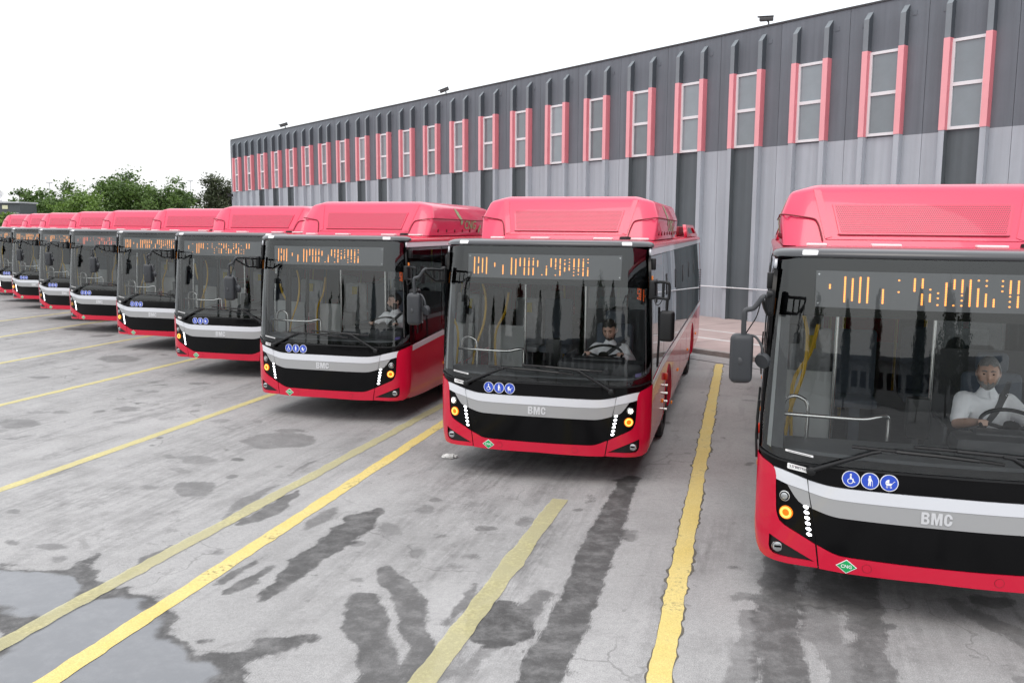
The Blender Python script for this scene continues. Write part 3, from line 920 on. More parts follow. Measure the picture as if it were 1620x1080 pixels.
for k in bays:
    yc = WIN_C0 + PER * k
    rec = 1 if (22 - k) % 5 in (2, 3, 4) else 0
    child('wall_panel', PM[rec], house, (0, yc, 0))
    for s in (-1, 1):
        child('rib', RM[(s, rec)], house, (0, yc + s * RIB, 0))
    w = child('window', WF, house, (0, yc, 0))
    for p in WP: child('pane', p, w)
    child('anchor_plate', PLM, house, (0, yc - RIB - .22, random.uniform(-.03, .03)))
    child('anchor_plate', PLM, house, (0, yc + RIB + .18, random.uniform(-.03, .03) - .05))
Y0, Y1 = WIN_C0 + PER * (bays[0] - .5), WIN_C0 + PER * (bays[-1] + .5)
def hbox(name, x0, x1, y0, y1, z0, z1, m):
    bm = bmesh.new(); zone_box(bm, x0, x1, y0, y1, z0, z1); return from_bm(name, bm, m, house)
hbox('joint_backing', .05, .30, Y0, Y1 + .01, -.3, Z_TOP - .05, M_GAP)
hbox('coping', -.03, .34, Y0 - .05, Y1 + .12, Z_TOP + .002, Z_TOP + .05, M_COP)
hbox('end_wall', .0, 34, Y1 + .02, Y1 + .24, -.3, Z_TOP - .01, M_WDARK)
hbox('corner_trim', -.05, .02, Y1 + .015, Y1 + .13, -.3, Z_TOP - .02, M_WLIGHT)
hbox('roof', .31, 34, Y0, Y1 + .02, Z_TOP - .6, Z_TOP - .3, M_ROOF)
hbox('rear_wall', 34, 34.25, Y0, Y1, -.3, Z_TOP - .3, M_WDARK)
bm = bmesh.new(); add_tube(bm, [(-RD - .04, Y0, 1.16), (-RD - .04, Y1, 1.16)], .018, 6); from_bm('conduit', bm, M_WINF, house, True)

# cameras on the parapet
M_CAMB = mat('camera_housing', (.05, .05, .052), .5); M_CAML = mat('camera_window', (.01, .01, .012), .1)
def security_camera(s, label, z=None, sc=1.0, yaw=0., onwall=False, tilt=0.):
    p = house.matrix_world @ Vector((-.25 if onwall else .12, s, (Z_TOP + .05) if z is None else z))
    t = empty('security_camera', p, -TH + yaw)
    t.scale = (sc, sc, sc)
    tag(t, label, 'camera', 'security cameras on the warehouse')
    TR_ = Matrix.Translation((0, 0, .22)) @ Matrix.Rotation(tilt, 4, 'Y') @ Matrix.Translation((0, 0, -.22))
    def tilted(bm):
        bmesh.ops.transform(bm, matrix=TR_, verts=bm.verts); return bm
    bm = bmesh.new(); add_box(bm, (-.08, 0, .25), (.50, .17, .15), .02, rot=None); from_bm('housing', tilted(bm), M_CAMB, t, True, 40)
    bm = bmesh.new(); add_box(bm, (-.12, 0, .342), (.60, .21, .02), .006); from_bm('sunshield', tilted(bm), M_CAMB, t, True, 40)
    bm = bmesh.new(); add_tube(bm, [(-.332, 0, .25), (-.346, 0, .25)], .06, 14); from_bm('camera_lens', tilted(bm), M_CAML, t, True, 40)
    bm = bmesh.new(); add_tube(bm, [(.0, 0, 0), (.0, 0, .12), (-.04, 0, .18)], .03, 8); add_box(bm, (0, 0, .012), (.16, .16, .024)); from_bm('bracket', bm, M_CAMB, t, True, 40)
    return t
def s_of_px(u, v):
    r_ = ray(u, v); t = WALL_D / (r_[0] * WN.x + r_[1] * WN.y)
    return r_[0] * t * WD.x + r_[1] * t * WD.y
security_camera(s_of_px(1214, 38), 'dark security camera on the roof edge, rightmost of the three', sc=.8, yaw=R(-55))
security_camera(s_of_px(703, 150), 'dark security camera on the roof edge, middle of the three', sc=.85, yaw=R(-34), tilt=R(-22))
security_camera(s_of_px(449, 204), 'dark security camera on the roof edge, farthest of the three', sc=.95, yaw=R(-32), tilt=R(-18))
security_camera(Y1 - .35, 'small camera fixed below the pink ribs at the far corner', z=5.05, sc=1.0, yaw=R(30), onwall=True)

# ------------------------------------------------------------------ the city bus (x to the viewer's right, y to the rear, z up)
BL = 11.2
def HWID(z):
    w = 1.275
    if z > 1.3: w -= .058 * min(1.15, (z - 1.3) / 1.45) ** 1.5
    if z < .62: w -= .035 * ((.62 - z) / .27) ** 2
    return w
def yf(x, z, corner=.17):
    W = HWID(z); ax = min(abs(x), W)
    y = -.17 + .135 * ax * ax + max(0, .08 * (z - 1.05))
    c0 = W - .27
    if ax > c0:
        t = (ax - c0) / .27
        y += corner * (1 - math.sqrt(max(0, 1 - t * t)))
    return y
XC = [0, .15, .3, .45, .6, .75, .88, .97, 1.03, 1.08, 1.12, 1.155, 1.18, 1.2, 1.215, 1.23, 1.24, 1.25, 1.258, 1.265, 1.27]
XCUT = sorted({s * v for v in XC for s in (-1, 1)})
ZC = [.45, .6, .8, 1.0, 1.05, 1.3, 1.5, 1.7, 1.9, 2.1, 2.3, 2.5, 2.65]
def fmap(off):
    def f(x, z):
        W = HWID(z)
        xx = max(-W, min(W, x))
        # push along the plan normal so that proud pieces stay proud at the corner
        e = .004
        dy = (yf(min(xx + e, W), z) - yf(max(xx - e, -W), z)) / (min(xx + e, W) - max(xx - e, -W) + 1e-9)
        n = Vector((dy, -1, 0)).normalized()
        return Vector((xx, yf(xx, z), z)) + n * off
    return f
def fpatch(name, poly, off, m, parent, depth=.03, z=True):
    lo, hi = min(p[0] for l in ([poly] if not isinstance(poly[0][0], (list, tuple)) else poly) for p in l), max(p[0] for l in ([poly] if not isinstance(poly[0][0], (list, tuple)) else poly) for p in l)
    zs = [p[1] for l in ([poly] if not isinstance(poly[0][0], (list, tuple)) else poly) for p in l]
    return patch(name, poly, fmap(off), (0, depth, 0), m, parent, [c for c in XCUT if lo < c < hi], [c for c in ZC if min(zs) < c < max(zs)] if z else ())
def mir(poly): return [(-x, z) for x, z in poly]
def sm2(pts, k=5):
    return [(v.x, v.y) for v in arc([(a, b, 0) for a, b in pts], k)]
def edge(side, z0, z1, n=6):
    return [(side * HWID(z0 + (z1 - z0) * i / n), z0 + (z1 - z0) * i / n) for i in range(n + 1)]

bus = empty('city_bus')
# --- lower front: backing, then pieces standing proud of it with seams between
low = edge(-1, 1.23, .40) + [(-1.19, .37), (1.19, .37)] + edge(1, .40, 1.23)
fpatch('front_backing', low, -.012, M_BLACKP, bus, .05)
seamx = lambda z, s=1: -(.785 + (z - .351) * (.904 - .785) / (1.046 - .351)) if s < 0 else (.785 + (z - .351) * (.904 - .785) / (1.046 - .351))
lt_top = sm2([(-.90, 1.046), (-.796, 1.026), (-.721, 1.018), (-.6, 1.016), (-.489, 1.018), (-.19, 1.022), (0, 1.024)], 4)
lt_top += mir(lt_top[:-1])[::-1]
lt_bot = sm2([(-.888, .953), (-.791, .932), (-.711, .923), (-.6, .921), (-.484, .922), (-.18, .926), (0, .927)], 4)
lt_bot += mir(lt_bot[:-1])[::-1]
gr_bot = sm2([(-.861, .825), (-.806, .809), (-.744, .793), (-.68, .784), (-.6, .783), (-.172, .788), (0, .789)], 4)
gr_bot += mir(gr_bot[:-1])[::-1]
bt = sm2([(-.811, .540), (-.771, .524), (-.719, .502), (-.667, .486), (-.617, .480), (-.459, .480), (0, .482)], 4)
bt += mir(bt[:-1])[::-1]
fpatch('front_trim', lt_top + lt_bot[::-1], .010, M_SILV, bus)
fpatch('lower_front_trim', [(x, z - .002) for x, z in lt_bot] + gr_bot[::-1], .007, M_GREY, bus)
fpatch('grille_panel', [(x * .999, z - .003) for x, z in gr_bot] + [(x * .999, z + .004) for x, z in bt[::-1]], .004, M_BLACK, bus)
bump = fpatch('front_bumper', bt + [(.786, .357), (.70, .355), (.6, .354), (0, .368), (-.6, .354), (-.70, .355), (-.786, .357)], .012, M_RED, bus, .10)
# corner pieces
red_in = sm2([(-1.132, 1.04), (-1.130, .95), (-1.124, .84), (-1.118, .756), (-1.095, .690), (-1.068, .665), (-1.035, .645), (-.928, .594), (-.824, .543)], 4)
red_up = sm2([(-1.275, 1.178), (-1.238, 1.150), (-1.207, 1.136), (-1.177, 1.123), (-1.155, 1.106), (-1.141, 1.082), (-1.133, 1.045)], 4)
fog = [(-1.162, .556), (-.82, .405), (-1.02, .397), (-1.08, .396), (-1.125, .402), (-1.152, .424), (-1.162, .46)]
for s in (-1, 1):
    F = (lambda p: p) if s < 0 else mir
    outer = [(-HWID(z), z) for z in np.linspace(.44, 1.17, 9)]
    lp = red_up + red_in + [(-.797, .360), (-1.02, .350), (-1.12, .347), (-1.19, .352), (-1.225, .372), (-1.24, .40)] + outer
    cp = fpatch('corner_panel', [F(lp), F(fog)], .012, M_RED, bus, .06)
    rec = fpatch('fog_lamp_recess', F([(x, z) for x, z in fog]), -.006, M_BLACKP, bus, .01)
    c = fmap(-.004)(s * 1.103, .464)
    bm = bmesh.new(); add_tube(bm, [c + Vector((0, .02, 0)), c + Vector((0, -.010, 0)), c + Vector((0, -.014, 0))], [.040, .040, .034], 18); from_bm('fog_lamp', bm, M_PROJ, rec, True, 40)
    bm = bmesh.new(); add_box(bm, c + Vector((0, -.0145, .004)), (.052, .006, .016)); from_bm('lamp_bar', bm, M_BLACK, rec)
    bm = bmesh.new(); add_tube(bm, [c + Vector((0, -.004, 0)), c + Vector((0, -.016, 0))], [.047, .043], 18, cap=False); from_bm('lamp_rim', bm, M_STEEL, rec, True)
    # light trim above the lamp cluster
    fpatch('front_trim', F(sm2([(-1.152, 1.104), (-1.109, 1.100), (-1.056, 1.088), (-.977, 1.068), (-.908, 1.049)], 3) + [(-.892, .956), (-1.051, .990), (-1.131, 1.014), (-1.140, 1.06)]), .010, M_SILV, bus)
    fpatch('lower_front_trim', F([(-1.049, .986), (-.893, .953), (-.871, .832), (-.93, .846), (-.962, .866), (-.995, .905), (-1.035, .964)]), .007, M_GREY, bus)
    clus = [(-1.129, 1.009), (-1.089, .999), (-1.053, .988), (-1.035, .962), (-.995, .902), (-.962, .862), (-.930, .842), (-.873, .826), (-.818, .547)] + [(x + .004, z + .003) for x, z in red_in[::-1] if z < 1.0]
    hc = fpatch('headlight_cluster', F(clus), .003, M_BLACK, bus)
    def lamp(x, z, r1, m, nm, rr=0., depth=.012, off=.003):
        c = fmap(off)(x, z); n = (fmap(off + .1)(x, z) - c).normalized()
        bm = bmesh.new()
        add_tube(bm, [c - n * .01, c + n * depth, c + n * (depth + .003)], [r1, r1, r1 * .82], 20)
        return from_bm(nm, bm, m, hc, True, 40)
    lamp(s * 1.062, .893, .042, M_STEEL, 'lamp_rim'); lamp(s * 1.062, .893, .036, M_BLACK, 'lamp_bowl', depth=.0145); HL = lamp(s * 1.062, .893, .027, M_PROJ, 'headlight', depth=.020)
    c = fmap(.008)(s * 1.049, .760); n = (fmap(.108)(s * 1.049, .760) - c).normalized()
    q = n.to_track_quat('Z', 'Y').to_matrix()
    bm = bmesh.new(); add_tube(bm, [c + q @ Vector((.037 * math.cos(a), .037 * math.sin(a), .004)) for a in np.linspace(0, 2 * math.pi, 24, endpoint=False)], .010, 8, closed=True); from_bm('turn_signal', bm, M_AMB, hc, True)
    lamp(s * 1.049, .760, .054, M_AMBC, 'signal_core', depth=.006)
    for i in range(6):
        zz = .829 - .0428 * i; xx = .905 - .0068 * i
        o = fpatch('daytime_lamp', F([(-xx + .019 * math.cos(q) + .004 * math.sin(q), zz + .0115 * math.sin(q) - .006 * math.cos(q)) for q in np.linspace(0, 2 * math.pi, 14, endpoint=False)]), .010, M_DRL, hc, .012, z=False)
# upper black fascia under the windscreen
fpatch('upper_fascia', sm2([(-1.262, 1.185), (-1.207, 1.142), (-1.155, 1.113), (-1.056, 1.094), (-.9, 1.053), (-.796, 1.032), (-.721, 1.024), (-.6, 1.022), (-.3, 1.026), (0, 1.030), (.3, 1.026), (.6, 1.022), (.721, 1.024), (.796, 1.032), (.9, 1.053), (1.056, 1.094), (1.155, 1.113), (1.207, 1.142), (1.262, 1.185)], 2)
       + sm2([(1.268, 1.222), (1.166, 1.186), (1.06, 1.172), (.9, 1.168), (.5, 1.178), (0, 1.183), (-.5, 1.178), (-.9, 1.168), (-1.06, 1.172), (-1.166, 1.186), (-1.268, 1.222)], 2), .004, M_BLACK, bus)
fpatch('fascia_ledge', sm2([(-1.266, 1.206), (-1.166, 1.176), (-1.06, 1.163), (-.9, 1.160), (-.5, 1.166), (0, 1.170), (.5, 1.166), (.9, 1.160), (1.06, 1.163), (1.166, 1.176), (1.266, 1.206)], 2) + sm2([(1.268, 1.224), (1.166, 1.190), (1.06, 1.177), (.9, 1.173), (.5, 1.181), (0, 1.186), (-.5, 1.181), (-.9, 1.173), (-1.06, 1.177), (-1.166, 1.190), (-1.268, 1.224)], 2), .014, M_BLACKP, bus, .03)
for s in (-1, 1):
    fpatch('tow_cover', ell(s * .45, .418, .031), .0145, M_RED, bump, .004, z=False)
    fpatch('tow_cover_gap', [ell(s * .45, .418, .034), ell(s * .45, .418, .0315)], .0130, M_REDD, bump, .002, z=False)
# badge, letters standing on the grey trim
def front_text(name, body, x, z, size, off, m, parent, xs=1., bold=0., extr=.003):
    me = text_mesh(body, size, xs, bold, extr)
    fm = fmap
    for v in me.vertices:
        px, pz, pd = x + v.co.x, z + v.co.y, v.co.z
        v.co = fm(off + pd)(px, pz)
    return link(name, me, m, parent)
bd = empty('badge', parent=bus)
def letter(x0, w, h_, loops):
    fpatch('badge_letter', [[(x0 + a_ * w, .817 + b_ * h_) for a_, b_ in l] for l in loops], .013, M_CHROME, bd, .007, z=False)
rc = lambda cx, cy, rx, ry, a0, a1, n=7: [(cx + rx * math.cos(a_), cy + ry * math.sin(a_)) for a_ in np.linspace(R(a0), R(a1), n)]
letter(-.104, .056, .090, [[(0, 0), (0, 1)] + rc(.62, .78, .36, .22, 90, -60) + rc(.64, .28, .36, .28, 60, -90), [(.34, .60), (.34, .82)] + rc(.56, .71, .12, .11, 90, -90, 5), [(.34, .17), (.34, .44)] + rc(.58, .305, .12, .135, 90, -90, 5)])
letter(-.037, .075, .090, [[(0, 0), (0, 1), (.34, 1), (.5, .42), (.66, 1), (1, 1), (1, 0), (.75, 0), (.75, .62), (.58, 0), (.42, 0), (.25, .62), (.25, 0)]])
letter(.049, .056, .090, [rc(.5, .66, .5, .34, 0, 180) + rc(.5, .34, .5, .34, 180, 360) + [(1, .40), (.66, .40)] + rc(.5, .34, .16, .17, 0, -180, 6)[0:6] + rc(.5, .66, .16, .17, 180, 0, 6) + [(.66, .62), (1, .62)]])
# compressed gas diamond
dm = fpatch('gas_sign', [(-.669, .4115), (-.593, .467), (-.517, .4115), (-.593, .357)], .015, M_SIGNW, bus, .004, z=False)
fpatch('sign_face', [(-.660, .4115), (-.593, .460), (-.526, .4115), (-.593, .364)], .017, M_GREEN, dm, .002, z=False)
front_text('lettering', 'CNG', -.593, .412, .036, .0185, M_SIGNW, dm, 1.0, .0006, .0003)
# three round access signs
def sign_disc(x, z):
    d = fpatch('access_sign', ell(x, z, .0635, n=28), .0065, M_SIGNW, bus, .003, z=False)
    fpatch('sign_face', ell(x, z, .0575, n=28), .0080, M_BLUE, d, .001, z=False)
    return d
def glyph(d, x, z, polys, name='symbol'):
    bm = bmesh.new()
    for lp in polys:
        loops = lp if isinstance(lp[0][0], (list, tuple)) else [lp]
        tmp = bmesh.new()
        for l in loops:
            vs = [tmp.verts.new((a, 0, b)) for a, b in l]
            for i in range(len(vs)): tmp.edges.new((vs[i - 1], vs[i]))
        bmesh.ops.triangle_fill(tmp, use_beauty=True, edges=tmp.edges[:])
        me = bpy.data.meshes.new('t'); tmp.to_mesh(me); tmp.free(); bm.from_mesh(me); bpy.data.meshes.remove(me)
    f = fmap(.0095)
    for v in bm.verts: v.co = f(x + v.co.x, z + v.co.z)
    bm.normal_update()
    for ff in bm.faces:
        if ff.normal.y > 0: ff.normal_flip()
    return from_bm(name, bm, M_SIGNW, d)
def bar(a, b, w):
    ax, az = a; bx, bz = b
    L_ = math.hypot(bx - ax, bz - az); nx, nz = -(bz - az) / L_ * w / 2, (bx - ax) / L_ * w / 2
    return [(ax + nx, az + nz), (bx + nx, bz + nz), (bx - nx, bz - nz), (ax - nx, az - nz)]
d = sign_disc(-.598, 1.098)
arcp = [(-.004 + .021 * math.cos(a), -.016 + .021 * math.sin(a)) for a in np.linspace(R(110), R(395), 22)]
arci = [(-.004 + .0155 * math.cos(a), -.016 + .0155 * math.sin(a)) for a in np.linspace(R(110), R(395), 22)]
glyph(d, -.598, 1.098, [ell(-.002, .034, .0075, n=12), [(-.007, .025), (.003, .025), (.006, .006), (.018, .006), (.018, 0), (-.003, -.002), (-.009, 0)], bar((.012, .003), (.024, -.024), .007), bar((.022, -.022), (.031, -.020), .006), arcp + arci[::-1]])
d = sign_disc(-.466, 1.099)
glyph(d, -.466, 1.099, [ell(-.002, .034, .0078, n=12), [(-.011, .025), (.008, .025), (.013, .002), (.008, 0), (.007, -.036), (.001, -.036), (-.001, -.010), (-.004, -.036), (-.012, -.036), (-.010, 0), (-.014, .002)], bar((.010, .012), (.017, -.004), .004), bar((.017, -.002), (.020, -.040), .0028)])
d = sign_disc(-.334, 1.100)
hood = [(.000 + .026 * math.cos(a), .000 + .026 * math.sin(a)) for a in np.linspace(R(90), R(180), 10)]
glyph(d, -.334, 1.100, [hood + [(0, 0)], [(-.027, -.002), (.022, -.002), (.014, -.020), (-.018, -.020)], bar((.020, -.004), (.036, .014), .0035), bar((.034, .013), (.040, .013), .004), [ell(-.014, -.031, .0075, n=12), ell(-.014, -.031, .0045, n=12)], [ell(.012, -.031, .0075, n=12), ell(.012, -.031, .0045, n=12)]])
# white height sticker and number strip
hs = fpatch('height_sticker', [(-1.053, 1.155), (-1.047, 1.161), (-.908, 1.141), (-.903, 1.134), (-.903, 1.106), (-.909, 1.101), (-1.046, 1.117), (-1.053, 1.123)], .0165, M_WHITE, bus, .003, z=False)
me = text_mesh('3.5 METRE', .027, 1.0, .0003, .0002)
for v in me.vertices:
    v.co = fmap(.0182 + v.co.z)(-.978 + v.co.x, 1.131 + v.co.y - v.co.x * .11)
link('lettering', me, M_TXT, hs)
fpatch('small_print', [(-1.02, 1.1475), (-.94, 1.1378), (-.94, 1.1352), (-1.02, 1.1449)], .0178, M_REDD, hs, .001, z=False)
# --- windscreen: glass, printed black border, destination display behind it
zt = 2.757
ws_b = sm2([(-1.262, 1.232), (-1.166, 1.196), (-1.06, 1.181), (-.9, 1.177), (-.5, 1.186), (0, 1.190), (.5, 1.186), (.9, 1.177), (1.06, 1.181), (1.166, 1.196), (1.262, 1.232)], 2)
gpoly = ws_b + [(HWID(z) - .004, z) for z in np.linspace(1.25, 2.72, 12)] + [(1.0, zt), (.5, zt + .006), (0, zt + .008), (-.5, zt + .006), (-1.0, zt)] + [(-HWID(z) + .004, z) for z in np.linspace(2.72, 1.25, 12)]
gl = fpatch('windscreen', gpoly, .000, M_GLASS, bus, .004)
ib = sm2([(-1.09, 1.262), (-1.0, 1.236), (-.85, 1.230), (-.5, 1.240), (0, 1.246), (.5, 1.240), (.9, 1.228), (1.06, 1.240), (1.205, 1.30)], 2)
inner = ib + [(1.200, 1.6), (1.192, 2.0), (1.178, 2.288), (.9, 2.300), (0, 2.318), (-.9, 2.310), (-1.088, 2.304), (-1.10, 2.0), (-1.105, 1.6)]
opoly = [(x * .998, z) for x, z in gpoly]
fr = fpatch('windscreen_border', [opoly, inner], -.007, M_BLACK, gl, .004)
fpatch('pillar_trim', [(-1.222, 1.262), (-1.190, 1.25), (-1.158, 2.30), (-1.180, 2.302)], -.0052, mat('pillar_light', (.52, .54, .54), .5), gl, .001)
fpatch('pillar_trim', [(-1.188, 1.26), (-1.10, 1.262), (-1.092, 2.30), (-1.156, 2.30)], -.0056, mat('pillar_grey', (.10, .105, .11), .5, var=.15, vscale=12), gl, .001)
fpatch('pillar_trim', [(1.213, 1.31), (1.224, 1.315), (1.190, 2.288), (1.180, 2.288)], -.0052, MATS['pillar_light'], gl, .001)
fpatch('number_strip', [(-1.078, 1.262), (-.872, 1.238), (-.872, 1.222), (-1.078, 1.246)], .002, M_WHITE, gl, .002, z=False)
fpatch('small_print', [(-1.060, 1.2535), (-.892, 1.2335), (-.892, 1.2295), (-1.060, 1.2495)], .0032, M_TXT, gl, .001, z=False)
fpatch('inspection_sticker', [(1.105, 1.315), (1.17, 1.325), (1.17, 1.285), (1.105, 1.275)], -.004, mat('violet_sticker', (.20, .17, .55), .5), gl, .002, z=False)
disp = fpatch('destination_display', [(-.914, 2.382), (-.916, 2.657), (.916, 2.657), (.911, 2.382)], -.0045, M_DISP, bus, .002)
PAT_A = {0: '0-15', 1: '0-5 9-15', 2: '1-14', 3: '0-15', 5: '5-8', 7: '7-15', 9: '0-15', 10: '1-15', 11: '0-7', 12: '0-7 9-15', 13: '0 2-7 9-15', 14: '0 2-6 9-15', 15: '2-7', 16: '15', 17: '7 9-15', 18: '0-7', 19: '0-3 5-7 9 15', 20: '0-4 6-8 9 11-15',
         21: '1 4-5 8-11', 22: '0 3 6 8-10', 23: '0-7 9 12 15', 24: '0-7 9-11 14', 25: '0 2-7 9-10 12-15', 26: '0 3 8 10-15'}
PAT_B = {0: '4-9', 2: '1 14', 4: '1-15', 5: '0-15', 6: '0-7', 7: '0-8', 9: '1 7-8', 11: '0 3 6', 12: '8 11 15', 13: '6', 14: '0-1 8 11 14', 15: '0-2 8-15', 16: '0 2-7', 17: '0 2-6 8 10 14', 18: '3 8-15', 19: '9-14', 20: '0 3 6-8', 21: '0-7 11-15', 22: '0 6 8-15',
         23: '3 9 15', 24: '9 12 15', 25: '0-7', 26: '0-7'}
PAT_C = {0: '5-7', 2: '0-15', 3: '1-14', 4: '0-15', 5: '0-15', 7: '7-15', 9: '1 8', 11: '0-7', 12: '0-5 9-15', 13: '6 9-13', 14: '8 11 15', 15: '2-15', 16: '0-5 15', 17: '0-7 9 12 15', 18: '0-15', 19: '0 5-15', 20: '0 3 8-15', 21: '11-15', 22: '0 3 6', 23: '0-7 9 12 15',
         24: '0-7 9-15', 25: '9 12', 26: '1-14'}
def led_mesh(pat, x0, step=.0527, pitch=.0122, ztop=2.612):
    bm = bmesh.new(); f = fmap(-.003)
    for k, s in pat.items():
        for part in s.split():
            a, b = (part.split('-') + [part])[:2] if '-' in part else (part, part)
            for r_ in range(int(a), int(b) + 1):
                cx, cz = x0 + k * step, ztop - r_ * pitch
                vs = [bm.verts.new(f(cx +   .0078 * math.cos(q), cz + .0062 * math.sin(q))) for q in np.linspace(0, 2 * math.pi, 6, endpoint=False)]
                bm.faces.new(vs)
    bm.normal_update()
    for ff in bm.faces:
        if ff.normal.y > 0: ff.normal_flip()
    me = bpy.data.meshes.new('led_matrix'); bm.to_mesh(me); bm.free(); me.materials.append(M_LED)
    return me
LED = {'A': led_mesh(PAT_A, -.832), 'B': led_mesh(PAT_B, -.79), 'C': led_mesh(PAT_C, -.815)}
led = child('led_matrix', LED['A'], disp)
for s in (-1, 1):
    for zz in (2.63, 2.41): fpatch('fixing_screw', ell(s * .895, zz, .007, n=8), -.0035, M_LENS, disp, .001, z=False)
# --- black visor over the windscreen and marker lamps
def loft(name, prof, m, parent, y_end=.5, n_side=4):
    """prof: (z, inset) pairs; section swept along the front outline"""
    bm = bmesh.new(); rows = []
    for z, ins in prof:
        W = HWID(min(z, 2.75)) - ins
        ts = np.sin(np.linspace(-math.pi / 2, math.pi / 2, 49))
        row = []
        for t in ts:
            x = t * W
            xx = t * HWID(min(z, 2.75))
            row.append((x, yf(xx, min(z, 2.75)) + ins, z))
        side = [(-W, row[0][1] + (y_end - row[0][1]) * (n_side - k) / n_side, z) for k in range(n_side)]
        row = side + row + [(-p[0], p[1], p[2]) for p in side[::-1]]
        rows.append([bm.verts.new(p) for p in row])
    for a, b in zip(rows[:-1], rows[1:]):
        for i in range(len(a) - 1): bm.faces.new((a[i], a[i + 1], b[i + 1], b[i]))
    bmesh.ops.recalc_face_normals(bm, faces=bm.faces)
    if sum(f.normal.y * f.calc_area() for f in bm.faces) > 0: bmesh.ops.reverse_faces(bm, faces=bm.faces[:])
    return from_bm(name, bm, m, parent, True, 60)
loft('roof_visor', [(2.752, .02), (2.754, -.022), (2.762, -.030), (2.785, -.026), (2.806, -.008), (2.820, .035), (2.828, .10), (2.832, .20), (2.833, .42)], M_VISOR, bus, .36)
for s in (-1, 1):
    c = Vector((s * .966, yf(.966, 2.75) - .020, 2.789))
    ml = box('marker_lamp', c, (.118, .03, .044), mat('marker_white', (.85, .86, .87), .3), bus, .010, Matrix.Rotation(R(s * 14), 3, 'Z') @ Matrix.Rotation(R(-18), 3, 'X'))
